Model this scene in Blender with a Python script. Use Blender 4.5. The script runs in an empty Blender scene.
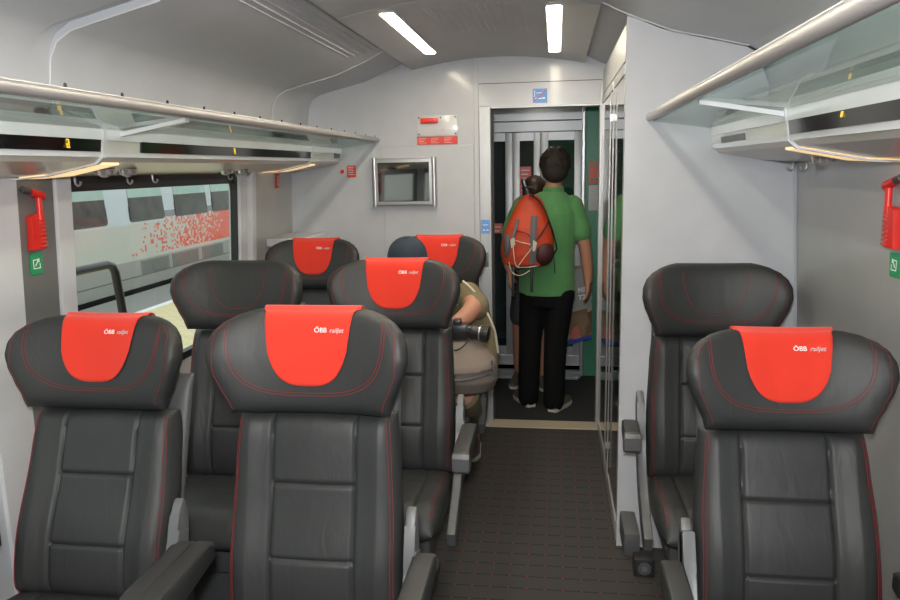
import bpy, bmesh, math, random
from mathutils import Vector, Matrix
random.seed(4)
PI=math.pi
C=bpy.context.scene.collection
sin,cos=math.sin,math.cos
XC=-0.36   # centre line of the coach
# ------------------------------------------------------------------ materials
def nt(name):
    m=bpy.data.materials.new(name); m.use_nodes=True
    n=m.node_tree; b=n.nodes['Principled BSDF']
    return m,n,b
def mat(name,col,rough=.5,metal=0,bump=0,bscale=200,coat=0,var=0,emit=None,estr=0,spec=.5,sheen=0,stretch=None,vscale=6):
    m,n,b=nt(name)
    b.inputs['Base Color'].default_value=(*col,1); b.inputs['Roughness'].default_value=rough
    b.inputs['Metallic'].default_value=metal; b.inputs['Coat Weight'].default_value=coat
    b.inputs['Coat Roughness'].default_value=.08
    b.inputs['Specular IOR Level'].default_value=spec
    if sheen: b.inputs['Sheen Weight'].default_value=sheen
    tc=n.nodes.new('ShaderNodeTexCoord')
    src=tc.outputs['Object']
    if stretch:
        mp=n.nodes.new('ShaderNodeMapping'); mp.inputs['Scale'].default_value=stretch
        n.links.new(src,mp.inputs['Vector']); src=mp.outputs['Vector']
    nz=n.nodes.new('ShaderNodeTexNoise'); nz.inputs['Scale'].default_value=vscale; nz.inputs['Detail'].default_value=4
    n.links.new(src,nz.inputs['Vector'])
    v=var if var else .04
    rp=n.nodes.new('ShaderNodeValToRGB')
    rp.color_ramp.elements[0].position=.3; rp.color_ramp.elements[1].position=.7
    rp.color_ramp.elements[0].color=(*[c*(1-v) for c in col],1); rp.color_ramp.elements[1].color=(*[min(1,c*(1+v)) for c in col],1)
    n.links.new(nz.outputs['Fac'],rp.inputs['Fac']); n.links.new(rp.outputs['Color'],b.inputs['Base Color'])
    if bump:
        n2=n.nodes.new('ShaderNodeTexNoise'); n2.inputs['Scale'].default_value=bscale; n2.inputs['Detail'].default_value=3
        n.links.new(src,n2.inputs['Vector'])
        bp=n.nodes.new('ShaderNodeBump'); bp.inputs['Strength'].default_value=bump; bp.inputs['Distance'].default_value=.002
        n.links.new(n2.outputs['Fac'],bp.inputs['Height']); n.links.new(bp.outputs['Normal'],b.inputs['Normal'])
    if emit:
        b.inputs['Emission Color'].default_value=(*emit,1); b.inputs['Emission Strength'].default_value=estr
    return m
def glassmat(name,tint,gloss=.08,rough=.01):
    m=bpy.data.materials.new(name); m.use_nodes=True; n=m.node_tree
    n.nodes.clear(); o=n.nodes.new('ShaderNodeOutputMaterial'); t=n.nodes.new('ShaderNodeBsdfTransparent'); g=n.nodes.new('ShaderNodeBsdfGlossy')
    t.inputs['Color'].default_value=(*tint,1); g.inputs['Roughness'].default_value=rough
    f=n.nodes.new('ShaderNodeLayerWeight'); f.inputs['Blend'].default_value=.5
    pw=n.nodes.new('ShaderNodeMath'); pw.operation='POWER'; pw.inputs[1].default_value=5; n.links.new(f.outputs['Facing'],pw.inputs[0])
    ma=n.nodes.new('ShaderNodeMath'); ma.operation='MULTIPLY_ADD'; ma.inputs[1].default_value=.75; ma.inputs[2].default_value=gloss; ma.use_clamp=True
    mx=n.nodes.new('ShaderNodeMixShader')
    n.links.new(pw.outputs[0],ma.inputs[0]); n.links.new(ma.outputs[0],mx.inputs[0]); n.links.new(t.outputs[0],mx.inputs[1]); n.links.new(g.outputs[0],mx.inputs[2]); n.links.new(mx.outputs[0],o.inputs[0])
    return m
def leather():
    m,n,b=nt('leather')
    tc=n.nodes.new('ShaderNodeTexCoord')
    nz=n.nodes.new('ShaderNodeTexNoise'); nz.inputs['Scale'].default_value=7; nz.inputs['Detail'].default_value=3
    n.links.new(tc.outputs['Object'],nz.inputs['Vector'])
    rp=n.nodes.new('ShaderNodeValToRGB'); rp.color_ramp.elements[0].color=(.023,.0245,.025,1); rp.color_ramp.elements[1].color=(.034,.036,.0365,1)
    n.links.new(nz.outputs['Fac'],rp.inputs['Fac']); n.links.new(rp.outputs['Color'],b.inputs['Base Color'])
    b.inputs['Roughness'].default_value=.50; b.inputs['Specular IOR Level'].default_value=.36
    mp=n.nodes.new('ShaderNodeMapping'); mp.inputs['Scale'].default_value=(2.2,1,.8); mp.inputs['Rotation'].default_value=(0,.5,0)
    n.links.new(tc.outputs['Object'],mp.inputs['Vector'])
    w=n.nodes.new('ShaderNodeTexNoise'); w.inputs['Scale'].default_value=9; w.inputs['Detail'].default_value=2; w.inputs['Distortion'].default_value=1.2
    n.links.new(mp.outputs['Vector'],w.inputs['Vector'])
    g=n.nodes.new('ShaderNodeTexNoise'); g.inputs['Scale'].default_value=450; n.links.new(tc.outputs['Object'],g.inputs['Vector'])
    b1=n.nodes.new('ShaderNodeBump'); b1.inputs['Strength'].default_value=.35; b1.inputs['Distance'].default_value=.006
    b2=n.nodes.new('ShaderNodeBump'); b2.inputs['Strength'].default_value=.15; b2.inputs['Distance'].default_value=.001
    n.links.new(w.outputs['Fac'],b1.inputs['Height']); n.links.new(g.outputs['Fac'],b2.inputs['Height'])
    n.links.new(b1.outputs['Normal'],b2.inputs['Normal']); n.links.new(b2.outputs['Normal'],b.inputs['Normal'])
    return m
def M2(n,op,a,b=None,c=None):
    k=n.nodes.new('ShaderNodeMath'); k.operation=op
    for i,v in enumerate((a,b,c)):
        if v is None: continue
        if isinstance(v,(int,float)): k.inputs[i].default_value=v
        else: n.links.new(v,k.inputs[i])
    return k.outputs[0]
def mixcol(n,fac,a,b):
    k=n.nodes.new('ShaderNodeMix'); k.data_type='RGBA'
    if isinstance(fac,(int,float)): k.inputs[0].default_value=fac
    else: n.links.new(fac,k.inputs[0])
    for i,v in ((6,a),(7,b)):
        if isinstance(v,tuple): k.inputs[i].default_value=(*v,1)
        else: n.links.new(v,k.inputs[i])
    return k.outputs[2]
def carpet():
    m,n,b=nt('carpet'); g=n.nodes.new('ShaderNodeNewGeometry'); s=n.nodes.new('ShaderNodeSeparateXYZ'); n.links.new(g.outputs['Position'],s.inputs[0])
    X,Y=s.outputs['X'],s.outputs['Y']
    P=.086; DX=.07
    fx=M2(n,'SUBTRACT',M2(n,'FRACT',M2(n,'DIVIDE',X,DX)),.5)
    yy=M2(n,'DIVIDE',Y,P)
    fy=M2(n,'SUBTRACT',M2(n,'FRACT',yy),.5)
    d=M2(n,'ADD',M2(n,'ABSOLUTE',M2(n,'MULTIPLY',fx,DX)),M2(n,'ABSOLUTE',M2(n,'MULTIPLY',fy,P)))
    dot=M2(n,'LESS_THAN',d,.0052)
    ly=M2(n,'ABSOLUTE',M2(n,'SUBTRACT',M2(n,'FRACT',M2(n,'DIVIDE',Y,P)),.5))
    line=M2(n,'LESS_THAN',ly,.035)
    nz=n.nodes.new('ShaderNodeTexNoise'); nz.inputs['Scale'].default_value=260; n.links.new(g.outputs['Position'],nz.inputs['Vector'])
    base=mixcol(n,nz.outputs['Fac'],(.034,.032,.031),(.076,.073,.070))
    c1=mixcol(n,M2(n,'MULTIPLY',line,.75),base,(.016,.015,.015))
    c2=mixcol(n,M2(n,'MULTIPLY',dot,.85),c1,(.34,.022,.022))
    n.links.new(c2,b.inputs['Base Color']); b.inputs['Roughness'].default_value=.95; b.inputs['Specular IOR Level'].default_value=.2
    bp=n.nodes.new('ShaderNodeBump'); bp.inputs['Strength'].default_value=.4; bp.inputs['Distance'].default_value=.003
    n.links.new(nz.outputs['Fac'],bp.inputs['Height']); n.links.new(bp.outputs['Normal'],b.inputs['Normal'])
    return m
def trainpaint():
    m,n,b=nt('train_paint'); g=n.nodes.new('ShaderNodeNewGeometry'); s=n.nodes.new('ShaderNodeSeparateXYZ'); n.links.new(g.outputs['Position'],s.inputs[0])
    Y,Z=s.outputs['Y'],s.outputs['Z']
    cell=.06
    yq=M2(n,'FLOOR',M2(n,'DIVIDE',Y,cell)); zq=M2(n,'FLOOR',M2(n,'DIVIDE',Z,cell*.75))
    cv=n.nodes.new('ShaderNodeCombineXYZ'); n.links.new(yq,cv.inputs[0]); n.links.new(zq,cv.inputs[1])
    wn=n.nodes.new('ShaderNodeTexWhiteNoise'); n.links.new(cv.outputs[0],wn.inputs['Vector'])
    # probability rises along the train and towards the foot of the band
    pr=n.nodes.new('ShaderNodeMapRange'); pr.inputs['From Min'].default_value=13.4; pr.inputs['From Max'].default_value=17.6; pr.clamp=True
    n.links.new(M2(n,'SUBTRACT',Y,M2(n,'MULTIPLY',Z,.9)),pr.inputs['Value'])
    red=M2(n,'LESS_THAN',wn.outputs['Value'],pr.outputs[0])
    band=M2(n,'MULTIPLY',M2(n,'GREATER_THAN',Z,-.02),M2(n,'LESS_THAN',Z,.70))
    red=M2(n,'MULTIPLY',red,band)
    low=M2(n,'LESS_THAN',Z,-.09)
    c0=mixcol(n,M2(n,'GREATER_THAN',Z,.62),(.44,.44,.41),(.44,.49,.54))
    c1=mixcol(n,low,c0,(.27,.27,.25))
    c2=mixcol(n,red,c1,(.62,.09,.06))
    n.links.new(c2,b.inputs['Base Color']); b.inputs['Roughness'].default_value=.4
    return m
def paving():
    m,n,b=nt('paving'); tc=n.nodes.new('ShaderNodeTexCoord')
    bk=n.nodes.new('ShaderNodeTexBrick'); bk.inputs['Scale'].default_value=2.2; bk.inputs['Color1'].default_value=(.72,.60,.34,1); bk.inputs['Color2'].default_value=(.78,.66,.40,1); bk.inputs['Mortar'].default_value=(.45,.38,.22,1); bk.inputs['Mortar Size'].default_value=.012
    n.links.new(tc.outputs['Object'],bk.inputs['Vector']); n.links.new(bk.outputs['Color'],b.inputs['Base Color']); b.inputs['Roughness'].default_value=.9
    return m
def ribbed(name,col,sc,axis='X'):
    m,n,b=nt(name); b.inputs['Base Color'].default_value=(*col,1); b.inputs['Roughness'].default_value=.5
    g=n.nodes.new('ShaderNodeNewGeometry'); s=n.nodes.new('ShaderNodeSeparateXYZ'); n.links.new(g.outputs['Position'],s.inputs[0])
    w=M2(n,'SINE',M2(n,'MULTIPLY',s.outputs[axis],sc))
    bp=n.nodes.new('ShaderNodeBump'); bp.inputs['Strength'].default_value=.6; bp.inputs['Distance'].default_value=.004
    n.links.new(w,bp.inputs['Height']); n.links.new(bp.outputs['Normal'],b.inputs['Normal'])
    return m
LE=leather(); CARP=carpet(); TRAIN=trainpaint(); PAVE=paving()
WALL=mat('wall_laminate',(.52,.54,.575),.28,coat=.25,bump=.03,bscale=400)
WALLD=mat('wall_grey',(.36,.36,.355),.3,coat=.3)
PILLARD=mat('pillar_grey',(.16,.16,.155),.35,bump=.1,bscale=900,var=.12,vscale=500)
CABW=mat('cabinet_white',(.52,.535,.57),.2,coat=.5)
CEIL=mat('ceiling_panel',(.50,.515,.54),.5,var=.03)
CEILV=mat('ceiling_side',(.50,.52,.56),.42,var=.03)
CEILG=ribbed('ceiling_ribbed',(.50,.505,.51),330)
CREAM=mat('rack_underside',(.62,.60,.53),.3,coat=.3)
WHITEP=mat('white_plastic',(.64,.645,.66),.25,coat=.4)
ALU=mat('aluminium',(.55,.55,.56),.35,metal=.85)
ALUD=mat('aluminium_door',(.46,.47,.48),.4,metal=.5)
SILVER=mat('silver_plastic',(.135,.14,.145),.45,metal=.3)
TUBE=mat('rack_tube',(.33,.32,.315),.35,metal=.3)
BLKP=mat('black_plastic',(.018,.018,.019),.35)
PADM=mat('arm_pad',(.03,.031,.032),.5,bump=.15,bscale=500)
DARKG=mat('dark_grey',(.06,.062,.065),.5)
RUB=mat('rubber',(.012,.012,.013),.5)
RED=mat('red_fabric',(.66,.026,.009),.85,bump=.3,bscale=700,sheen=.2)
STITCH=mat('red_thread',(.22,.018,.02),.8)
SEAM=mat('seam_line',(.10,.10,.10),.6)
REDP=mat('red_plastic',(.75,.03,.02),.35)
REDS=mat('red_sign',(.72,.06,.045),.5)
REDC=mat('coral_sign',(.65,.14,.12),.5)
BLUES=mat('blue_sign',(.12,.33,.75),.5)
GREENS=mat('green_sign',(.02,.30,.11),.5)
WHT=mat('white_ink',(.85,.85,.85),.6)
GRYI=mat('grey_ink',(.5,.42,.42),.6)
GREENW=mat('green_wall',(.05,.24,.15),.4,coat=.2)
SCREEN=mat('screen',(.006,.007,.008),.03,coat=1)
SCREEN.node_tree.nodes['Principled BSDF'].inputs['IOR'].default_value=2.6
DISP=mat('display_black',(.006,.006,.007),.12,coat=.6)
AMB=mat('amber_led',(.5,.3,.02),.4,emit=(1,.62,.05),estr=.9)
LAMP=mat('lamp_diffuser',(.9,.85,.75),.4,emit=(1,.88,.68),estr=36.0)
WARM=mat('warm_strip',(.9,.8,.6),.4,emit=(1,.66,.30),estr=.95)
SPOTM=mat('spot_lens',(.7,.7,.7),.15,metal=.8)
VLAMP=mat('vestibule_lamp',(.9,.9,.9),.4,emit=(1,.95,.85),estr=18)
BEIGE=mat('beige_sill',(.42,.37,.28),.6)
MATD=mat('dark_mat',(.018,.019,.022),.9,bump=.5,bscale=300)
GLASSR=glassmat('rack_glass',(.80,.90,.88),.05)
GLASSW=glassmat('window_glass',(.88,.93,.91),.02)
GLASSD=glassmat('dark_glass',(.30,.36,.34),.10)
MIRG=mat('cabinet_glass',(.012,.02,.018),.03,coat=1,spec=1)
MIRG.node_tree.nodes['Principled BSDF'].inputs['IOR'].default_value=2.6
SKIN=mat('skin',(.42,.20,.13),.5,bump=.1,bscale=150,var=.08)
SKIN.node_tree.nodes['Principled BSDF'].inputs['Subsurface Weight'].default_value=.05
HAIR=mat('hair',(.016,.010,.007),.75,bump=.9,bscale=60,stretch=(3,3,.5))
SHIRT=mat('green_cotton',(.085,.26,.09),.85,bump=.3,bscale=12,sheen=.2,var=.1)
BLACKC=mat('black_cloth',(.006,.006,.007),.9,spec=.15,bump=.4,bscale=14)
KHAKI=mat('olive_cloth',(.165,.135,.078),.9,bump=.5,bscale=16,var=.12)
CREAMC=mat('cream_piping',(.50,.46,.36),.8)
NAVY=mat('navy_cap',(.022,.035,.055),.85,bump=.4,bscale=200)
PACKO=mat('orange_nylon',(.50,.048,.012),.6,bump=.3,bscale=30,var=.1)
PACKM=mat('maroon_nylon',(.055,.012,.014),.6)
PACKG=mat('grey_nylon',(.10,.10,.11),.6)
TAUPE=mat('taupe_nylon',(.13,.105,.088),.75,bump=.5,bscale=20,var=.15)
TAUPE2=mat('taupe_flap',(.19,.155,.13),.75,bump=.4,bscale=20)
CORD=mat('pale_cord',(.55,.5,.42),.7)
SHOE=mat('shoe_leather',(.10,.085,.07),.6)
SOLE=mat('pale_sole',(.55,.52,.45),.7)
DENIM=mat('rust_shorts',(.12,.05,.03),.8)
POSTER=None
def poster():
    m,n,b=nt('bag_print'); tc=n.nodes.new('ShaderNodeTexCoord')
    v=n.nodes.new('ShaderNodeTexVoronoi'); v.inputs['Scale'].default_value=11; n.links.new(tc.outputs['Object'],v.inputs['Vector'])
    rp=n.nodes.new('ShaderNodeValToRGB'); e=rp.color_ramp.elements; e[0].color=(.05,.04,.03,1); e[1].color=(.5,.42,.33,1)
    e2=rp.color_ramp.elements.new(.45); e2.color=(.22,.12,.06,1); e3=rp.color_ramp.elements.new(.75); e3.color=(.40,.34,.22,1)
    n.links.new(v.outputs['Color'],rp.inputs['Fac']); n.links.new(rp.outputs['Color'],b.inputs['Base Color']); b.inputs['Roughness'].default_value=.35
    return m
POSTER=poster()
BLUEB=mat('blue_border',(.03,.06,.42),.4)
# ------------------------------------------------------------------ mesh helpers
def tag(o,label=None,cat=None,group=None,kind=None):
    if label: o['label']=label
    if cat: o['category']=cat
    if group: o['group']=group
    if kind: o['kind']=kind
    return o
def empty(name,loc,label,cat,group=None):
    o=bpy.data.objects.new(name,None); C.objects.link(o); o.location=loc; o.empty_display_size=.1
    return tag(o,label,cat,group)
ORI=Vector((0,0,0))
def link(name,me,mats,parent=None):
    o=bpy.data.objects.new(name,me); C.objects.link(o)
    if not isinstance(mats,(list,tuple)): mats=[mats]
    for m in mats: me.materials.append(m)
    if parent:
        o.parent=parent
        p=Vector((0,0,0)); q=parent
        while q: p+=Vector(q.location); q=q.parent
        o.location=-p   # mesh data is in world coordinates
    return o
class MB:
    def __init__(s): s.bm=bmesh.new()
    def box(s,a,b,bev=0,seg=2):
        a=Vector(a); b=Vector(b); r=bmesh.ops.create_cube(s.bm,size=1)['verts']
        for v in r: v.co=Vector(((a.x+b.x)/2+v.co.x*abs(b.x-a.x),(a.y+b.y)/2+v.co.y*abs(b.y-a.y),(a.z+b.z)/2+v.co.z*abs(b.z-a.z)))
        if bev:
            es=set()
            for v in r: es.update(v.link_edges)
            bmesh.ops.bevel(s.bm,geom=list(es),offset=bev,segments=seg,profile=.6,affect='EDGES')
        return s
    def tube(s,pts,r,n=10,cap=True,ry=None):
        pts=[Vector(p) for p in pts]; rs=r if isinstance(r,(list,tuple)) else [r]*len(pts)
        rings=[]; up=None
        for i,p in enumerate(pts):
            d=(pts[min(i+1,len(pts)-1)]-pts[max(i-1,0)]).normalized()
            if up is None:
                up=Vector((0,0,1)) if abs(d.z)<.9 else Vector((0,1,0))
            x=d.cross(up).normalized(); up=x.cross(d).normalized()
            k=1 if ry is None else ry
            rings.append([s.bm.verts.new(p+x*rs[i]*cos(t)+up*rs[i]*k*sin(t)) for t in [2*PI*j/n for j in range(n)]])
        for a,b in zip(rings,rings[1:]):
            for j in range(n): s.bm.faces.new((a[j],a[(j+1)%n],b[(j+1)%n],b[j]))
        if cap: s.bm.faces.new(rings[0][::-1]); s.bm.faces.new(rings[-1])
        return s
    def loft(s,rings,closed=True,cap=True):
        R=[[s.bm.verts.new(Vector(p)) for p in r] for r in rings]; n=len(R[0])
        for a,b in zip(R,R[1:]):
            for j in range(n if closed else n-1): s.bm.faces.new((a[j],a[(j+1)%n],b[(j+1)%n],b[j]))
        if cap: s.bm.faces.new(R[0][::-1]); s.bm.faces.new(R[-1])
        return s
    def prism(s,poly,d,bev=0):
        """poly: list of world points, extruded by vector d"""
        d=Vector(d); a=[s.bm.verts.new(Vector(p)) for p in poly]; b=[s.bm.verts.new(Vector(p)+d) for p in poly]; n=len(a)
        fs=[s.bm.faces.new(a[::-1]),s.bm.faces.new(b)]
        for j in range(n): fs.append(s.bm.faces.new((a[j],a[(j+1)%n],b[(j+1)%n],b[j])))
        if bev:
            es=[e for e in fs[0].edges]+[e for e in fs[1].edges]
            bmesh.ops.bevel(s.bm,geom=es,offset=bev,segments=2,profile=.6,affect='EDGES')
        return s
    def ball(s,c,r,seg=20,rot=None):
        rr=Vector(r) if not isinstance(r,(int,float)) else Vector((r,r,r))
        vs=bmesh.ops.create_uvsphere(s.bm,u_segments=seg,v_segments=max(6,seg//2),radius=1)['verts']
        for v in vs:
            q=Vector((v.co.x*rr.x,v.co.y*rr.y,v.co.z*rr.z))
            if rot: q=rot@q
            v.co=Vector(c)+q
        return s
    def chain(s,pts,rs,n=14,flat=None):
        """limb: tube with round ends"""
        pts=[Vector(p) for p in pts]
        # catmull resample
        P=[];R=[]
        m=len(pts)
        for i in range(m-1):
            p0=pts[max(i-1,0)];p1=pts[i];p2=pts[i+1];p3=pts[min(i+2,m-1)]
            for k in range(4):
                t=k/4
                P.append(.5*((2*p1)+(-p0+p2)*t+(2*p0-5*p1+4*p2-p3)*t*t+(-p0+3*p1-3*p2+p3)*t**3)); R.append(rs[i]+(rs[i+1]-rs[i])*t)
        P.append(pts[-1]);R.append(rs[-1])
        s.tube(P,R,n,ry=flat)
        s.ball(P[0],R[0]*.99,n); s.ball(P[-1],R[-1]*.99,n)
        return s
    def me(s,name,smooth=True,ang=35):
        bmesh.ops.recalc_face_normals(s.bm,faces=s.bm.faces)
        me=bpy.data.meshes.new(name); s.bm.to_mesh(me); s.bm.free()
        if smooth:
            for p in me.polygons: p.use_smooth=True
            try: me.set_sharp_from_angle(angle=math.radians(ang))
            except Exception: pass
        return me
    def build(s,name,m,parent=None,smooth=True,ang=35):
        return link(name,s.me(name,smooth,ang),m,parent)
    def remesh(s,name,m,parent=None,vox=.008,it=6,fac=.5):
        """weld overlapping volumes into one continuous skin"""
        me=s.me(name,False); o=bpy.data.objects.new('tmp',me); C.objects.link(o)
        r=o.modifiers.new('r','REMESH'); r.mode='VOXEL'; r.voxel_size=vox
        sm=o.modifiers.new('s','SMOOTH'); sm.iterations=it; sm.factor=fac
        dg=bpy.context.evaluated_depsgraph_get(); dg.update()
        me2=bpy.data.meshes.new_from_object(o.evaluated_get(dg)); me2.name=name
        bpy.data.objects.remove(o); bpy.data.meshes.remove(me)
        me2.materials.clear()
        for p in me2.polygons: p.use_smooth=True
        return link(name,me2,m,parent)
def struct(name,mb,m,parent=None,smooth=False):
    o=mb.build(name,m,parent,smooth)
    if parent is None: o['kind']='structure'
    return o
def rrect(w,h,r,n=6):
    """rounded rectangle outline (2d), centred"""
    out=[]
    for cx,cy,a0 in ((w/2-r,h/2-r,0),(-w/2+r,h/2-r,PI/2),(-w/2+r,-h/2+r,PI),(w/2-r,-h/2+r,1.5*PI)):
        for k in range(n+1):
            a=a0+PI/2*k/n; out.append((cx+r*cos(a),cy+r*sin(a)))
    return out
FONT=None
def text(body,size,m,origin,ux,uy,parent,name='lettering',fn=None,shear=0,bold=0,center=False,depth=.0006):
    """text as thin real lettering; origin + a*ux + b*uy, or fn(a,b)->point"""
    cu=bpy.data.curves.new('t','FONT'); cu.body=body; cu.size=size; cu.shear=shear; cu.offset=bold; cu.extrude=depth/2
    if center: cu.align_x='CENTER'
    o=bpy.data.objects.new('t',cu); C.objects.link(o)
    dg=bpy.context.evaluated_depsgraph_get(); dg.update()
    me=bpy.data.meshes.new_from_object(o.evaluated_get(dg)); me.name=name
    bpy.data.objects.remove(o)
    for v in me.vertices:
        a,b,c=v.co
        if fn: v.co=fn(a,b,c)
        else:
            n=Vector(ux).cross(Vector(uy)).normalized()
            v.co=Vector(origin)+Vector(ux)*a+Vector(uy)*b+n*c
    me.materials.clear()
    return link(name,me,m,parent)
# wall surface: x as a function of height, leaning inwards above the sill
def half(z): return 1.30 if z<.9 else 1.30-.045*min(1,(z-.9)/.75)
def wl(z): return XC-half(z)
def wr(z): return XC+half(z)
Y0,Y1=-6.6,4.49
# ------------------------------------------------------------------ seats
def lerp_tab(t,tab):
    if t<=tab[0][0]: return tab[0][1]
    for (a,va),(b,vb) in zip(tab,tab[1:]):
        if t<=b:
            k=(t-a)/(b-a); k=k*k*(3-2*k)*.35+k*.65
            return va+(vb-va)*k
    return tab[-1][1]
HR=[(0,.212),(.03,.219),(.07,.238),(.11,.255),(.145,.264),(.18,.262),(.21,.250),(.235,.228),(.255,.197),(.267,.166),(.275,.135)]
HH=.275
def hr_hw(v): return lerp_tab(v,HR)
def pillow_mesh(frame,hw,H,cf,cb,nu=40,nv=36,pu=7,pv=9):
    """closed cushion: frame(a,b,c)->world; hw(v) half width; cf/cb front and back surfaces"""
    bm=bmesh.new(); F=[];B=[]
    for j in range(nv+1):
        tv=sin(PI/2*(2*j/nv-1)); v=(tv+1)/2*H
        rf=[];rb=[]
        for i in range(nu+1):
            u=sin(PI/2*(2*i/nu-1)); x=u*hw(v)
            e=max(0,1-abs(u)**pu)**.5*max(0,1-abs(tv)**pv)**.5
            f=cf(x,v); k=cb(x,v); mid=(f+k)/2
            edge=(i in(0,nu) or j in(0,nv))
            a=bm.verts.new(frame(x,v,mid+(f-mid)*e)); rf.append(a)
            rb.append(a if edge else bm.verts.new(frame(x,v,mid+(k-mid)*e)))
        F.append(rf);B.append(rb)
    for j in range(nv):
        for i in range(nu):
            bm.faces.new((F[j][i],F[j][i+1],F[j+1][i+1],F[j+1][i]))
            q=(B[j][i],B[j+1][i],B[j+1][i+1],B[j][i+1])
            if len(set(q))==4: 
                try: bm.faces.new(q)
                except ValueError: pass
            elif len(set(q))==3:
                try: bm.faces.new(list(dict.fromkeys(q)))
                except ValueError: pass
    o=MB(); o.bm.free(); o.bm=bm
    return o
def groove(x,c,w=.0060,d=.009): return -d*math.exp(-((x-c)/w)**2)
def make_seat(xc,ywing,ztop,tilt,cover,label,side,L=None,arm_l=.30,arm_r=.30,tray=False,az=.640,alen=.335):
    t=math.radians(tilt); L=(ztop-.44)/cos(t)
    yb=ywing-(L-.13)*sin(t)+.153*cos(t)
    root=empty('passenger_chair',(xc,yb,0),label,'seat','leather seats of the coach saloon')
    U=Vector((0,sin(t),cos(t))); N=Vector((0,-cos(t),sin(t))); B0=Vector((xc,yb,.44))
    fr=lambda b0:(lambda a,b,c:B0+Vector((a,0,0))+U*(b0+b)+N*c)
    # headrest
    fh=fr(L-HH)
    wing=lambda x:.085*(min(abs(x),.27)/.26)**2.3
    cfh=lambda x,v:.100+wing(x)+.012*sin(PI*v/HH)+0
    cbh=lambda x,v:-.012+.08*(abs(x)/.26)**2
    pu,pv=7,9
    hd=pillow_mesh(fh,hr_hw,HH,cfh,cbh,56,44).build('headrest',LE,root)
    def surf(x,v,off=.0):
        h=hr_hw(v); u=max(-1,min(1,x/h)); tv=max(-1,min(1,2*v/HH-1))
        e=max(0,1-abs(u)**pu)**.5*max(0,1-abs(tv)**pv)**.5
        f=cfh(x,v);k=cbh(x,v);mid=(f+k)/2
        return fh(x,v,mid+(f-mid)*e+off)
    def surfb(x,v,off=0):
        h=hr_hw(v); u=max(-1,min(1,x/h)); tv=max(-1,min(1,2*v/HH-1))
        e=max(0,1-abs(u)**pu)**.5*max(0,1-abs(tv)**pv)**.5
        f=cfh(x,v);k=cbh(x,v);mid=(f+k)/2
        return fh(x,v,mid+(k-mid)*e-off)
    for dd in (0,.007):
        st=MB()
        # inner U seam
        P=[]
        for k in range(61):
            a=-PI/2+PI*k/60*1.0
            a=PI*k/60
            w=.208-dd; h=.190-dd
            x=-w*math.copysign(abs(cos(a))**.62,cos(a)); v=.240-h*abs(sin(a))**.62
            if k in(0,60): v=.238
            P.append(surf(x,v,.0012))
        st.tube(P,.0008,5); st.build('stitching',STITCH,hd,ang=80)
    for sx in(-1,1):
        st=MB()
        P=[surf(sx*min(hr_hw(.012+.22*k/24)-.018,.236),.012+.22*k/24,.0012) for k in range(25)]
        st.tube(P,.0008,5); st.build('stitching',STITCH,hd,ang=80)
    if not cover:
        st=MB()
        P=[]
        for k in range(41):
            a=PI*k/40; x=-.118*math.copysign(abs(cos(a))**.6,cos(a))*(1-.12*(sin(a))); v=.266-.185*abs(sin(a))**.75
            P.append(surf(x,v,.0012))
        st.tube(P,.0010,5); st.build('stitching',STITCH,hd,ang=80)
    if cover:
        nx=28; cols=[]
        for i in range(nx+1):
            u=-1+2*i/nx; 
            rows=[]
            vb=HH-.050-.150*(1-abs(u)**3.2)**.55   # rounded foot
            for j in range(26):
                k=j/25; v=vb+(HH*.992-vb)*k
                # the cloth narrows slightly towards the rounded foot and flares at the top fold
                fl=.112+.006*k+.012*max(0,(k-.8)/.2)**2
                x=u*fl
                rip=.0012*sin(u*9+1)*(1-k)
                rows.append(surf(x,v,.0045+rip))
            xt=u*.130
            for j in range(4):
                a=PI*(j+1)/5
                p1=surf(xt,HH*.992,0); p2=surfb(xt,HH*.992,0); c=(p1+p2)/2; r=(p1-p2).length/2+.004
                rows.append(c+N*r*cos(a)+U*(.0075*sin(a)+.002))
            for j in range(6):
                v=HH*.99-.06*j/5; rows.append(surfb(xt,v,.0045))
            cols.append(rows)
        bm=MB(); R=[[bm.bm.verts.new(p) for p in r] for r in cols]
        for a,b in zip(R,R[1:]):
            for j in range(len(a)-1): bm.bm.faces.new((a[j],b[j],b[j+1],a[j+1]))
        cv=bm.build('headrest_cover',RED,root,ang=60)
        so=cv.modifiers.new('s','SOLIDIFY'); so.thickness=.0018; so.offset=0
        cv['label']='red cloth headrest cover with small lettering'
        # lettering
        sp=lambda x0,v0:(lambda a,b,c:surf(x0+a,v0+b,.0072+c))
        text('ÖBB',.0175,WHT,None,None,None,cv,fn=sp(.016,HH-.062),bold=.0)
        text('railjet',.0165,GRYI,None,None,None,cv,fn=sp(.057,HH-.062),shear=.25,bold=.0002)
    # back rest
    Hb=L-HH+.035
    fb=fr(-.03)
    hwb=lambda v:lerp_tab(v,[(0,.236),(.25,.234),(Hb*.8,.224),(Hb,.215)])
    sv=[Hb-.190,Hb-.385]
    def cfb(x,v):
        ax=abs(x); side_=max(0,(ax-.112)/.1)
        c=.062+.020*min(1,side_*1.6)**1.2-.012*max(0,side_-.9)
        if ax<.14: c+=.007*(1-(ax/.14)**2)
        c+=groove(ax,.112,.0050,.008)
        if ax<.112:
            for s_ in sv: c+=groove(v,s_,.0050,.008)
        c+=.018*math.exp(-((v-.16)/.12)**2)
        return c
    cbb=lambda x,v:-.055+.25*max(0,abs(x)-.12)**1.5
    bk=pillow_mesh(fb,hwb,Hb,cfb,cbb,150,150,9,12).build('backrest',LE,root,ang=50)
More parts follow.
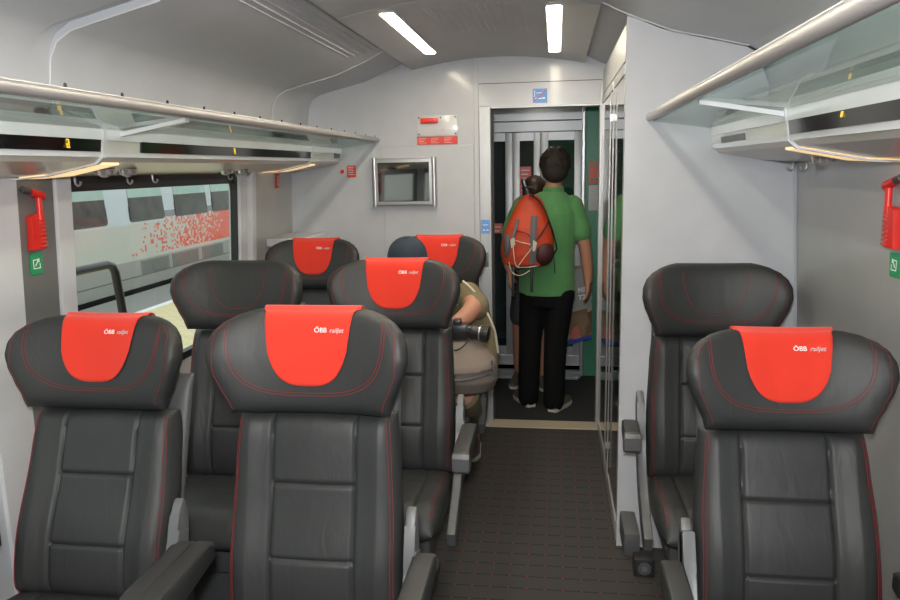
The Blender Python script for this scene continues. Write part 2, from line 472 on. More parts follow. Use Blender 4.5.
    def sb(x,v,off=.0012):
        h=hwb(v);u=x/h;tv=2*v/Hb-1
        e=max(0,1-abs(u)**9)**.5*max(0,1-abs(tv)**12)**.5
        f=cfb(x,v);k=cbb(x,v);mid=(f+k)/2
        return fb(x,v,mid+(f-mid)*e+off)
    for sx in(-1,1):
        for dd in(.0,.007):
            st=MB(); st.tube([sb(sx*(hwb(v)*.93-dd),v) for v in [Hb*.03+k/40*Hb*.93 for k in range(41)]],.0008,5); st.build('stitching',STITCH,bk,ang=80)
    # rear shell
    fs=fr(-.02)
    pillow_mesh(fs,lambda v:.205,L-.14,lambda x,v:-.05,lambda x,v:-.095,20,20).build('back_shell',DARKG,root)
    # cushion
    D=.50
    fc=lambda a,v,c:Vector((xc+a,yb+.03-v,.35+c-.03*(1-v/D)))
    hwc=lambda v:lerp_tab(v,[(0,.225),(.2,.24),(.42,.238),(D,.215)])
    def cfc(x,v):
        ax=abs(x); c=.105+.012*max(0,(ax-.13)/.1)+.012*sin(PI*v/D)-.05*max(0,(v-.40)/.10)**2
        c+=groove(ax,.14,.004,.008)
        if ax<.14: c+=groove(v,.24,.004,.008)
        return c
    cu=pillow_mesh(fc,hwc,D,cfc,lambda x,v:-.02,60,50,9,9).build('seat_cushion',LE,root,ang=50)
    for sx in(-1,1):
        for dd in(0,.007):
            st=MB(); P=[]
            for k in range(31):
                v=.03+k/30*.44; x=sx*(.212-dd)
                h=hwc(v);u=x/h;tv=2*v/D-1
                e=max(0,1-abs(u)**9)**.5*max(0,1-abs(tv)**9)**.5
                f=cfc(x,v);mid=(f-.02)/2
                P.append(fc(x,v,mid+(f-mid)*e+.0012))
            st.tube(P,.0008,5); st.build('stitching',STITCH,cu,ang=80)
    # base
    b=MB(); b.box((xc-.19,yb-.36,.20),(xc+.19,yb-.02,.33),.02); b.box((xc-.10,yb-.30,.04),(xc+.10,yb-.06,.21),.01); b.box((xc-.17,yb-.34,0),(xc+.17,yb-.02,.04),.008)
    b.build('seat_base',DARKG,root)
    # armrests with their silver fin and bracket
    for sx,off in((-1,arm_l),(1,arm_r)):
        xa=xc+sx*off; xi=xc+sx*(off-.043)
        zt=az
        y1=yb-.02; y0=yb-alen
        a=MB()
        prof=[(y1,zt-.05),(y1,zt-.005),(y1-.03,zt),(y0+.05,zt+.004),(y0+.012,zt-.004),(y0,zt-.022),(y0+.002,zt-.07),(y0+.02,zt-.083),(y0+.08,zt-.075)]
        a.prism([(xa-.029,y,z) for y,z in prof],(.058,0,0),.011)
        ar=a.build('armrest',PADM,root)
        c=MB()
        c.prism([(xa-.031,y,z) for y,z in [(y0+.07,zt-.082),(y0+.02,zt-.088),(y0-.001,zt-.072),(y0-.004,zt-.024),(y0+.006,zt-.010),(y0+.035,zt-.010),(y0+.05,zt-.03)]],(.062,0,0),.008)
        c.build('armrest_tip',SILVER,ar)
        if (side=='r')==(sx>0) and side!='x': continue
        f=MB()
        # fin: a slim leaf beside the backrest
        P=[]
        for k in range(24):
            an=2*PI*k/24; dy=.040*cos(an); dz=.140*sin(an)
            P.append((xi-.014,yb+dy*.9+dz*.22,.0+az-.030+dz*.9))
        f.prism(P,(.028,0,0),.009)
        f.build('arm_fin',SILVER,root)
        br=MB()
        Q=[(yb+.01,.62),(yb-.03,.52),(yb-.07,.45),(yb-.13,.385),(yb-.22,.33),(yb-.32,.285)]
        w=[.034,.030,.030,.034,.036,.032]
        top=[];bot=[]
        for i,(y,z) in enumerate(Q):
            y2,z2=Q[min(i+1,len(Q)-1)];y3,z3=Q[max(i-1,0)]
            d=Vector((y2-y3,z2-z3)).normalized(); n_=Vector((-d.y,d.x))
            top.append((xi-.014,y+n_.x*w[i],z+n_.y*w[i])); bot.append((xi-.014,y-n_.x*w[i],z-n_.y*w[i]))
        br.prism(top+bot[::-1],(.032,0,0),.007)
        br.build('side_bracket',SILVER,root)
    if tray:
        xa=xc-arm_l+.01
        b=MB(); b.box((xa-.055,yb-.38,.27),(xa+.0,yb-.20,.355),.01); b.build('control_box',DARKG,root)
        b=MB(); b.box((xa-.025,yb-.43,.225),(xa+.045,yb-.36,.29),.008); k=b.build('footrest_housing',BLKP,root)
        for rr,nm in((.022,'dial'),(.009,'dial_centre')):
            r=MB(); r.tube([(xa+.01,yb-.430,.258),(xa+.01,yb-.4335-.15*(.022-rr),.258)],rr,24); r.build(nm,DARKG if rr>.01 else SILVER,k)
    return root
make_seat(-.625,1.725,1.234,11,True,'black leather aisle seat with red headrest cover, nearest and largest left of the aisle','a',az=0.635)
make_seat(-1.302,1.86,1.172,19,True,'tilted-back black leather window seat with red headrest cover, at the far left edge','w',az=0.605)
make_seat(-.625,2.76,1.232,13,True,'aisle seat with red headrest cover, directly in front of the person wearing a cap','a',az=0.625,arm_l=.282)
make_seat(-1.215,2.64,1.246,13,False,'window seat in the second left row without a headrest cover, beside the window','w',arm_r=.248)
make_seat(-1.31,3.83,1.216,12,True,'window seat in the far left row with red headrest cover, below the wall screen','w')
make_seat(-.63,3.90,1.222,12,True,'far aisle seat with red headrest cover, occupied by the person in a dark cap','a')
make_seat(.612,1.965,1.127,18,True,'front right single seat with red headrest cover, right of the aisle','r',arm_r=.285,az=0.55)
make_seat(.582,2.745,1.222,9,False,'single seat against the white partition without a headrest cover, right of the aisle','r',tray=True,arm_r=.285,az=0.645,alen=.17)
# ------------------------------------------------------------------ room shell
b=MB(); b.box((XC-1.42,Y0,-.06),(XC+1.42,4.41,0)); struct('floor',b,CARP)
b=MB(); b.box((XC-1.42,4.545,-.06),(XC+1.42,6.1,0)); struct('floor_vestibule',b,MATD)
b=MB(); b.box((-.49,4.41,-.06),(.30,4.545,.006),.003); struct('trim_1',b,BEIGE)
# side walls, built as leaning strips with window openings
def wallstrip(b,side,y0,y1,z0,z1,th=.05):
    zs=[z0]+[z for z in (.9,) if z0<z<z1]+[z1]
    w=wl if side<0 else wr
    for a,c in zip(zs,zs[1:]):
        P=[(w(a),y0,a),(w(c),y0,c),(w(c)+side*th,y0,c),(w(a)+side*th,y0,a)]
        b.prism(P,(0,y1-y0,0))
WZ0,WZ1=.78,1.60
leftwin=[(-6.3,-4.7),(-4.3,-2.7),(-2.2,-.35),(.15,1.88),(2.262,3.665)]
rightwin=[(-6.3,-4.7),(-4.3,-2.7),(-2.2,-.35),(.15,1.55)]
def wallside(name,side,wins,m):
    b=MB(); wallstrip(b,side,Y0,Y1+.05,0,WZ0); wallstrip(b,side,Y0,Y1+.05,WZ1,2.05)
    e=[Y0]+[v for w in wins for v in w]+[Y1+.05]
    for i in range(0,len(e),2): wallstrip(b,side,e[i],e[i+1],WZ0,WZ1)
    return struct(name,b,m)
wallside('wall_left',-1,leftwin,WALL)
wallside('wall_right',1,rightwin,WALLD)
def window(num,side,y0,y1):
    w=wl if side<0 else wr
    cy=(y0+y1)/2; cz=(WZ0+WZ1)/2; W=y1-y0; H=WZ1-WZ0
    def P(y,z,d): return (w(z)+side*d,y,z)
    # black gasket ring with rounded corners
    o_=rrect(W+.01,H+.01,.09,8); i_=rrect(W-.055,H-.055,.07,8)
    b=MB(); bm=b.bm; n=len(o_)
    R=[]
    for prof,d in((o_,-.004),(i_,-.004),(i_,.03),(o_,.03)):
        R.append([bm.verts.new(P(cy+a,cz+c,d)) for a,c in prof])
    for a,c in zip(R,R[1:]+R[:1]):
        for j in range(n): bm.faces.new((a[j],a[(j+1)%n],c[(j+1)%n],c[j]))
    # corner fillers outside the gasket, hidden in the wall
    fr_=struct('window_%d'%num,b,RUB,smooth=True)
    b=MB(); b.prism([P(cy+a,cz+c,.012) for a,c in rrect(W-.05,H-.05,.07,8)],(side*.006,0,0))
    b.build('pane',GLASSW,fr_,smooth=False)
    # dark roller blind, just below the head
    b=MB(); zt=WZ1-.026; b.prism([P(y0+.04,zt-.028,.006),P(y0+.04,zt,.006),P(y0+.04,zt,.0095),P(y0+.04,zt-.028,.0095)],(0,W-.08,0))
    b.build('roller_blind',BLKP,fr_,smooth=False)
    return fr_
k=1
for y0,y1 in leftwin[::-1]: window(k,-1,y0,y1); k+=1
for y0,y1 in rightwin[::-1]: window(k,1,y0,y1); k+=1
# window corners: the wall laminate fills behind rounded gasket corners
# pillars and panels on the left wall
def panel(name,side,y0,y1,z0,z1,th,m,bev=.004):
    w=wl if side<0 else wr; b=MB()
    zs=[z0]+([.9] if z0<.9<z1 else [])+[z1]
    P=[(w(z)+side*.004,y0,z) for z in zs]+[(w(z)-side*th,y0,z) for z in zs[::-1]]
    b.prism(P,(0,y1-y0,0),bev)
    return struct(name,b,m)
panel('trim_2',-1,2.055,2.220,.05,1.63,.008,PILLARD)
panel('trim_3',-1,2.226,2.305,.05,1.63,.014,WHITEP)
panel('trim_4',-1,1.895,2.049,.05,1.63,.014,WHITEP)
panel('trim_5',-1,3.650,3.735,.05,1.63,.02,WHITEP)
panel('trim_6',-1,3.740,3.795,.05,1.63,.045,WHITEP)
panel('trim_7',-1,3.80,4.44,.05,1.63,.010,WALLD)
panel('trim_8',1,1.62,2.96,.05,1.66,.006,WALLD)
# parcel ledge below the far wall panel
b=MB(); b.box((wl(1.2)+.01,4.02,1.18),(-1.42,4.49,1.225),.006); struct('trim_9',b,WHITEP)
# end wall with the doorway
DX0,DX1,DZ=-.45,.262,1.952
def arch(x):   # ceiling height at x for the end wall
    return 2.4
b=MB()
b.box((XC-1.36,Y1,0),(DX0-.025,Y1+.05,2.4)); b.box((DX0-.025,Y1,DZ),(DX1,Y1+.05,2.4)); b.box((DX1,Y1,0),(XC+1.36,Y1+.05,2.4))
struct('wall_end',b,WALL)
# cover strip left of the door, header joint, lower wall panel
b=MB(); b.box((-.482,Y1-.010,0),(-.455,Y1+.001,2.3),.003); struct('trim_10',b,WALL)
b=MB(); b.box((-.455,Y1-.0025,2.082),(.262,Y1+.001,2.086)); struct('trim_11',b,SEAM)
b=MB(); b.box((-1.05,Y1-.006,.02),(-.486,Y1+.001,1.735),.003); struct('trim_12',b,WALL)
# door frame of the doorway
b=MB(); b.box((DX0-.004,Y1-.012,0),(-.385,Y1+.07,DZ+.004),.004); b.box((-.385,Y1-.0,DZ-.012),(DX1,Y1+.07,DZ+.004),.003); b.box((.250,Y1-.012,0),(DX1+.006,Y1+.07,DZ+.10),.003)
d1=struct('door_1',b,ALUD)
b=MB(); b.box((-.432,Y1-.014,1.00),(-.404,Y1-.011,1.09),.0005); b.build('finger_recess',SILVER,d1)
# sliding leaf folded behind the left jamb: dark glass, thin edge
b=MB(); b.box((-.385,Y1+.045,.02),(-.372,Y1+.065,DZ-.01)); b.build('leaf_edge',RUB,d1)
# --- ceiling
ZC=2.235
def zc(x): return 2.235-.055*((x+.34)/.5)**2
def center(name,y0,y1):
    b=MB(); xs=[-.845+1.005*i/24 for i in range(25)]
    P=[(x,y0,zc(x)) for x in xs]+[(.16,y0,2.30),(-.845,y0,2.30)]
    b.prism(P,(0,y1-y0,0)); return struct(name,b,CEIL)
center('ceiling_centre_far',2.935,4.49); center('ceiling_centre_near',-.2,2.929); center('ceiling_centre_back',Y0,-.206)
b=MB()
for i in range(14):
    x=-.53+.03*i; b.box((x,3.05,zc(x)-.0025),(x+.008,3.62,zc(x)+.001),.001)
struct('trim_13',b,CEIL)
# vaults at the sides: profile measured from the centre line outwards
VP=[(.488,2.225),(.53,2.200),(.60,2.165),(.64,2.148),(.78,2.092),(.96,2.050),(1.06,2.025),(1.11,1.995),(1.135,1.95),(1.145,1.88),(1.15,1.78)]
def vault(name,side,y0,y1,off,m,prof=VP):
    b=MB(); s=side; P=[(XC+.01*0+s*(d),y0,z+off) for d,z in prof]; Q=[(XC+s*(d+.02),y0,z+off+.03) for d,z in prof]
    b.prism(P+Q[::-1],(0,y1-y0,0)); o=struct(name,b,m)
    for p in o.data.polygons: p.use_smooth=True
    o.data.set_sharp_from_angle(angle=math.radians(40)); return o
vault('ceiling_left_end',-1,3.90,4.49,.028,CEILV); vault('ceiling_left_far',-1,2.11,3.89,0,CEILV); vault('ceiling_left_joint',-1,2.03,2.11,.02,CEILV); vault('ceiling_left_near',-1,Y0,2.03,0,CEILV)
vault('ceiling_right_far',1,2.975,4.49,.02,CEILV); vault('ceiling_right_near',1,Y0,2.97,0,CEILV)
# closing strips above vault/wall so no daylight leaks in, roof
b=MB(); b.box((XC-1.42,Y0-.05,2.40),(XC+1.42,6.1,2.46)); struct('ceiling_roof',b,DARKG)
b=MB(); b.box((XC-1.42,Y0,2.0),(XC-1.27,6.1,2.42)); struct('trim_14',b,DARKG)
b=MB(); b.box((XC+1.27,Y0,2.0),(XC+1.42,6.1,2.42)); struct('trim_15',b,DARKG)
b=MB(); b.box((XC-1.42,Y0-.05,-.05),(XC+1.42,Y0,2.42)); struct('wall_back',b,WALL)
# pale joint lines where ceiling panels end
def jline(name,side,y,prof,w=.006,off=-.002):
    b=MB(); pts=[(XC+side*d,y,z+off) for d,z in prof]; b.tube(pts,w*.5,6); return struct(name,b,WHITEP,smooth=True)
jline('trim_16',-1,3.895,VP[1:]); jline('trim_17',-1,2.113,VP[2:]); jline('trim_18',1,2.972,VP[1:7])
# grooved air slots beside the centre panel
b=MB()
for i in range(7):
    d=.505+.024*i
    z=lerp_tab(d,VP)
    b.tube([(XC-d,-.5,z-.001),(XC-d,3.80-.02*i,z-.001)],.0032,6)
struct('trim_19',b,CEILV,smooth=True)
# ceiling lamps
def lamp(x,y0,y1,label):
    r=empty('ceiling_light',(x,(y0+y1)/2,2.17),label,'ceiling light','ceiling light strips')
    z=zc(x)
    b=MB(); P=rrect(.068,y1-y0,.02,5); b.prism([(x+a,(y0+y1)/2+c,z-.004) for a,c in P],(0,0,.01)); b.build('frame',CEIL,r)
    b=MB(); P=rrect(.058,y1-y0-.012,.018,5); b.prism([(x+a,(y0+y1)/2+c,z-.006) for a,c in P],(0,0,.004)); b.build('diffuser',LAMP,r,smooth=False)
lamp(-.668,3.01,4.09,'left warm ceiling light strip before the end wall, fully in view')
lamp(-.010,3.02,4.20,'right warm ceiling light strip before the end wall, above the doorway')
lamp(-.668,1.62,2.70,'warm ceiling light strip cut off by the top edge, ahead of the left strip')
lamp(-.010,1.55,2.65,'warm ceiling light strip overhead, ahead of the right strip')
lamp(-.668,.1,1.2,'warm ceiling light strip overhead on the left, above the viewer'); lamp(-.010,.1,1.2,'warm ceiling light strip overhead on the right, above the viewer')
lamp(-.668,-1.6,-.5,'warm ceiling light strip on the left, behind the viewer'); lamp(-.010,-1.6,-.5,'warm ceiling light strip on the right, behind the viewer')
for yk in(-3.4,-5.2):
    lamp(-.668,yk,yk+1.1,'warm ceiling light strip on the left, far behind the viewer' if yk>-5 else 'warm ceiling light strip on the left, at the rear of the saloon'); lamp(-.010,yk,yk+1.1,'warm ceiling light strip on the right, far behind the viewer' if yk>-5 else 'warm ceiling light strip on the right, at the rear of the saloon')
# ------------------------------------------------------------------ partition cabinet on the right
CX0,CY0,CY1=.262,2.99,4.44
cab=empty('partition_cabinet',(.6,3.7,0),'tall white partition cabinet with glass doors beside the aisle, behind the right seats','cabinet')
def vz(x):
    return lerp_tab(x-XC,VP)-.004
xs=[CX0+(.785-CX0)*i/12 for i in range(13)]
P=[(CX0,CY0,.0)]+[(x,CY0,vz(x)) for x in xs]+[(.785,CY0,1.78),(wr(1.66)-.001,CY0,1.66),(wr(.9)-.001,CY0,.9),(wr(.9)-.001,CY0,.0)]
# body: front slab and a hollow remainder
b=MB(); b.prism(P,(0,.03,0)); b.build('front_panel',CABW,cab,smooth=False)
b=MB(); b.box((CX0+.035,CY0+.03,0),(.90,CY1,1.64)); b.box((CX0+.035,CY0+.03,1.64),(.74,CY1,2.00)); b.build('body',CABW,cab,smooth=False)
b=MB(); b.box((CX0+.004,CY0+.03,2.0),(CX0+.035,CY1+.04,2.135)); b.build('head_rail',ALUD,cab,smooth=False)
b=MB(); b.box((CX0,CY0+.03,0),(CX0+.035,CY1+.04,.035)); b.build('plinth',ALUD,cab,smooth=False)
for (a,c,lab) in ((CY0+.035,3.60,0),(3.62,CY1+.02,0)):
    b=MB(); z0,z1=.04,1.985
    b.box((CX0,a,z0),(CX0+.03,a+.014,z1),.002); b.box((CX0,c-.014,z0),(CX0+.03,c,z1),.002); b.box((CX0-.002,a+.03,z0),(CX0+.03,c-.03,z0+.04)); b.box((CX0-.002,a+.03,z1-.04),(CX0+.03,c-.03,z1))
    d=b.build('glass_door',ALUD,cab)
    b=MB(); b.box((CX0+.002,a+.012,z0+.035),(CX0+.010,c-.012,z1-.035)); b.build('pane',MIRG,d,smooth=False)
b=MB(); b.tube([(CX0-.012,3.60,.10),(CX0-.012,3.60,1.93)],.0045,12); b.box((CX0-.012,3.595,.2),(CX0,3.605,.23)); b.box((CX0-.012,3.595,1.8),(CX0,3.605,1.83)); b.build('bar_handle',ALU,cab)
# seam where the partition meets the side wall
b=MB(); b.tube([(wr(.0)-.012,2.983,.0),(wr(.9)-.012,2.983,.9),(wr(1.6)-.012,2.983,1.6)],.0035,8); struct('trim_20',b,CABW,smooth=True)
# ------------------------------------------------------------------ luggage racks
def rack(side,y0,y1,label,gaps,lamps,hooks,disps):
    """gaps: (ya,yb) where the housing is recessed and carries a warm light"""
    s=side
    X=lambda d:XC+s*(1.257-d)
    ZT=1.776
    root=empty('luggage_rack',(X(.2),(y0+y1)/2,1.6),label,'luggage rack')
    b=MB(); 
    b.tube([(X(.545),y0,ZT),(X(.545),y1,ZT)],.013,18,ry=1.15); b.build('front_tube',TUBE,root)
    b=MB(); b.tube([(X(.551),y0,ZT+.013),(X(.551),y1,ZT+.013)],.003,8); b.build('edge_strip',ALUD,root)
    b=MB(); b.prism([(X(.53),y0,1.760),(X(.53),y0,1.768),(X(.13),y0,1.700+.012),(X(.13),y0,1.692+.012)],(0,y1-y0,0)); b.build('glass_shelf',GLASSR,root,smooth=False)
    # housing: a continuous recessed core and proud sections between gaps
    core=[(X(-.02),1.735),(X(.285),1.735-.018),(X(.300),1.712),(X(.292),1.660),(X(.28),1.648),(X(.10),1.615),(X(-.02),1.600)]
    b=MB(); b.prism([(x,y0,z) for x,z in core],(0,y1-y0,0)); h=b.build('housing',CREAM,root,smooth=False)
    edges=[y0]+[g[0] for g in gaps]+[y1]; edges=[v for v in edges for _ in (0,1)][1:-1]
    for i in range(0,len(edges),2):
        a,c=edges[i],edges[i+1]
        if c-a<.05: continue
        sec=[(X(.05),1.742),(X(.295),1.731),(X(.316),1.728),(X(.306),1.655),(X(.285),1.638),(X(.12),1.606),(X(.0),1.597)]
        b=MB(); b.prism([(x,a,z) for x,z in sec],(0,c-a,0)); q=b.build('housing_section',WHITEP if False else CREAM,root,smooth=False)
        # white lip at both ends and white fascia
        b=MB(); b.prism([(x,a+.001,z) for x,z in [(X(.318),1.732),(X(.3175),1.700),(X(.309),1.700),(X(.309),1.732)]],(0,c-a-.002,0))
        b.prism([(x,a+.001,z) for x,z in [(X(.311),1.668),(X(.308),1.652),(X(.300),1.652),(X(.303),1.668)]],(0,c-a-.002,0)); b.build('fascia',WHITEP,q,smooth=False)
        for ye in ([c] if i+2<len(edges) else []):
            b=MB(); l=[(X(.323),1.735),(X(.310),1.650),(X(.288),1.631),(X(.12),1.598),(X(.0),1.589)]
            for (p,q1),(r,q2) in zip(l,l[1:]): b.prism([(p,ye-.008,q1),(p,ye+.008,q1),(p+s*.008,ye+.008,q1+.004),(p+s*.008,ye-.008,q1+.004)],(r-p,0,q2-q1))
            b.build('end_lip',WHITEP,q,smooth=False)
    for a,c in disps:
        b=MB(); b.prism([(X(.3185),a,1.701),(X(.3135),a,1.667),(X(.303),a,1.667),(X(.307),a,1.701)],(0,c-a,0)); dd=b.build('display',DISP,root,smooth=False)
        # amber seat numbers
    for (y,txts) in lamps.get('led',[]):
        for k,tx in enumerate(txts):
            ux=(0,-s*1.,0) 
            ux=(0,1,0) if s<0 else (0,-1,0)
            n0=X(.3195)-0
            text(tx,.015,AMB,(X(.3195-.0025*0),y,1.6875-.0125*k),(0,1.0,0) if s<0 else (0,-1,0),(s*.12,0,1),root,'seat_number',bold=.0008)
    for y in lamps.get('strip',[]):
        ys,ye=y
        b=MB(); b.prism([(X(.28),ys,1.637),(X(.12),ys,1.6055),(X(.02),ys,1.5985),(X(.02),ys,1.5925),(X(.12),ys,1.5995),(X(.28),ys,1.631)],(0,ye-ys,0)); b.build('warm_light',WARM,root,smooth=False)
    for (d,y) in lamps.get('spot',[]):
        z=1.588+.034*(d/.28)
        b=MB(); b.tube([(X(d),y,z+.01),(X(d),y,z-.008)],[.034,.030],24); q=b.build('reading_lamp',SPOTM,root)
        b=MB(); b.ball((X(d),y,z-.006),(.019,.019,.010),16); b.build('lamp_lens',ALUD,q)
    for y in hooks:
        xh=X(.022); 
        b=MB(); P=[(xh,y,1.605),(xh,y,1.582),(xh-s*.002,y,1.572),(xh-s*.010,y,1.566),(xh-s*.018,y,1.570),(xh-s*.021,y,1.580)]
        b.tube(P,.0042,8); b.build('coat_hook',ALU,root)
    for y in lamps.get('bracket',[]):
        b=MB(); b.prism([(X(.53),y-.012,1.763),(X(.53),y+.012,1.763),(X(.30),y+.012,1.722),(X(.30),y-.012,1.722)],(0,0,-.012)); b.build('shelf_bracket',WHITEP,root,smooth=False)
        b=MB(); b.prism([(X(.29),y-.03,1.735),(X(.29),y+.03,1.735),(X(.15),y+.03,1.79),(X(.15),y-.03,1.79)],(0,0,.008)); b.build('shelf_divider',WHITEP,root,smooth=False)
    if s<0:
        for k in range(20):
            y=.2+k*.22
            if y<y1: b=MB(); b.ball((X(.548),y+.03,1.796),(.003,.005,.006),8); b.build('tube_screw',RUB,root)
    return root
rl=rack(-1,Y0+.05,4.485,'long glass luggage rack above the left windows, with a black display strip',[(-.3,-.1),(2.04,2.30),(3.93,4.30)],
    dict(led=[(1.86,['62','52']),(2.92,['82','72'])],strip=[(2.05,2.16),(3.94,4.07)],spot=[(.17,2.25),(.17,2.38),(.13,3.24),(.14,3.40)],bracket=[2.13]),
    [2.31,2.62,2.80,3.50],[(.3,2.02),(2.235,3.90)])
rr=rack(1,Y0+.05,2.985,'glass luggage rack on the right, ending at the white partition',[(-.3,-.1),(2.04,2.30)],
    dict(led=[(1.66,['81'])],strip=[(2.05,2.16)],spot=[(.12,2.34)],bracket=[2.06]),
    [2.95,2.80],[(.3,2.015)])
b=MB(); b.prism([(XC+1.257-.314,2.48,1.69),(XC+1.257-.309,2.48,1.665),(XC+1.257-.30,2.48,1.665),(XC+1.257-.303,2.48,1.69)],(0,.34,0)); b.build('grey_insert',SILVER,rr,smooth=False)
b=MB(); b.prism([(XC-1.257+.318,4.34,1.70),(XC-1.257+.313,4.34,1.672),(XC-1.257+.303,4.34,1.672),(XC-1.257+.307,4.34,1.70)],(0,.11,0)); b.build('grey_insert',SILVER,rl,smooth=False)
# ------------------------------------------------------------------ things on the walls
YE=Y1-.002
def plate(name,x0,x1,z0,z1,y,th,m,parent=None,bev=.001,r=0):
    b=MB()
    if r: b.prism([((x0+x1)/2+a,y,(z0+z1)/2+c) for a,c in rrect(x1-x0,z1-z0,r,5)],(0,-th,0))
    else: b.box((x0,y-th,z0),(x1,y,z1),bev)
    return b.build(name,m,parent)
# monitor
mo=empty('monitor',(-.905,YE,1.38),'flat grey-framed wall screen on the end wall above the far seats','monitor')
b=MB(); b.box((-1.098,YE-.055,1.383),(-.712,YE,1.664),.012,3); b.build('casing',ALUD,mo)
for xk in(-.724,-1.088):
    b=MB(); b.tube([(xk,YE-.045,1.378),(xk,YE-.045,1.669)],.016,16); b.build('side_column',ALU,mo)
b=MB(); b.box((-1.066,YE-.0585,1.408),(-.752,YE-.05,1.640),.001); b.build('screen',SCREEN,mo,smooth=False)
# alarm panel
al=empty('alarm_panel',(-.70,YE,1.8),'white emergency brake panel with red handle above the wall screen','alarm panel')
plate('plate',-.826,-.583,1.792,1.910,YE,.008,WHITEP,al)
b=MB(); b.box((-.803,YE-.035,1.866),(-.696,YE-.008,1.896),.008); b.build('handle',REDP,al)
b=MB(); b.tube([(-.673,YE-.016,1.826),(-.673,YE-.008,1.826)],.011,16); b.build('key_switch',ALU,al)
for x,z in((-.815,1.900),(-.594,1.900),(-.815,1.803),(-.594,1.803),(-.682,1.898)):
    b=MB(); b.tube([(x,YE-.0105,z),(x,YE-.008,z)],.005,10); b.build('screw',DARKG,al)
s_=plate('notice',-.828,-.583,1.742,1.788,YE,.004,REDS,al)
for k in range(4):
    for x in(-.820,-.745,-.665):
        b=MB(); b.box((x,YE-.0045,1.778-.009*k),(x+.05-.008*(k%3),YE-.004,1.7795-.009*k)); b.build('text_line',WHT,s_,smooth=False)
# stop button and red label
bt=empty('stop_button',(-1.30,YE,1.59),'small round red push button on the end wall, left of the little red notice','button')
b=MB(); b.tube([(-1.30,YE,1.592),(-1.30,YE-.012,1.592)],.013,18); b.build('button_cap',REDP,bt); b=MB(); b.tube([(-1.30,YE,1.592),(-1.30,YE-.004,1.592)],.018,18); b.build('button_ring',WHITEP,bt)
n1=plate('notice_sign',-1.272,-1.216,1.556,1.628,YE,.003,REDS,None,r=.004); tag(n1,'small red notice beside the round red button on the end wall','sign')
for k in range(5):
    b=MB(); b.box((-1.264,YE-.0036,1.616-.011*k),(-1.226-.006*(k%2),YE-.003,1.619-.011*k)); b.build('text_line',WHT,n1,smooth=False)
# blue stickers
s1=plate('no_smoking_sticker',-.137,-.053,1.965,2.046,Y1,.002,BLUES,None,r=.004); tag(s1,'square light blue sticker with a red slash above the doorway','sticker')
b=MB(); b.prism([(-.133,Y1-.003,1.969),(-.128,Y1-.003,1.967),(-.057,Y1-.003,2.040),(-.061,Y1-.003,2.043)],(0,.001,0)); b.build('red_slash',REDP,s1,smooth=False)
b=MB(); b.box((-.122,Y1-.0026,1.988),(-.085,Y1-.002,1.993)); b.box((-.083,Y1-.0026,1.988),(-.066,Y1-.002,1.996)); b.box((-.128,Y1-.0026,2.00),(-.124,Y1-.002,2.038)); b.box((-.118,Y1-.0026,2.02),(-.08,Y1-.002,2.023)); b.build('pictogram',WHT,s1,smooth=False)
s2=plate('door_sticker',-.446,-.394,1.204,1.288,Y1-.012,.002,BLUES,None,r=.003); tag(s2,'blue sticker on the left door jamb at shoulder height','sticker')
b=MB(); b.box((-.437,Y1-.0146,1.255),(-.403,Y1-.014,1.260)); b.box((-.437,Y1-.0146,1.222),(-.424,Y1-.014,1.230)); b.box((-.416,Y1-.0146,1.222),(-.403,Y1-.014,1.230)); b.build('pictogram',WHT,s2,smooth=False)
def sideplate(name,side,y0,y1,z0,z1,off,m,label,cat):
    w=wl if side<0 else wr; b=MB(); cy=(y0+y1)/2; cz=(z0+z1)/2
    b.prism([(w(cz+c)-side*off-side*.0,cy+a,cz+c) for a,c in rrect(y1-y0,z1-z0,.006,5)],(-side*.002,0,0))
    o=b.build(name,m,None,smooth=False); tag(o,label,cat); return o
rlb=sideplate('notice_sign',-1,4.155,4.215,1.505,1.590,.011,REDS,'small upright red label on the grey panel between window and end wall','sign')
b=MB()
for k in range(5): b.box((wl(1.58)+.0155,4.172,1.570-.012*k),(wl(1.58)+.0165,4.198,1.574-.012*k))
b.build('text_line',WHT,rlb,smooth=False)
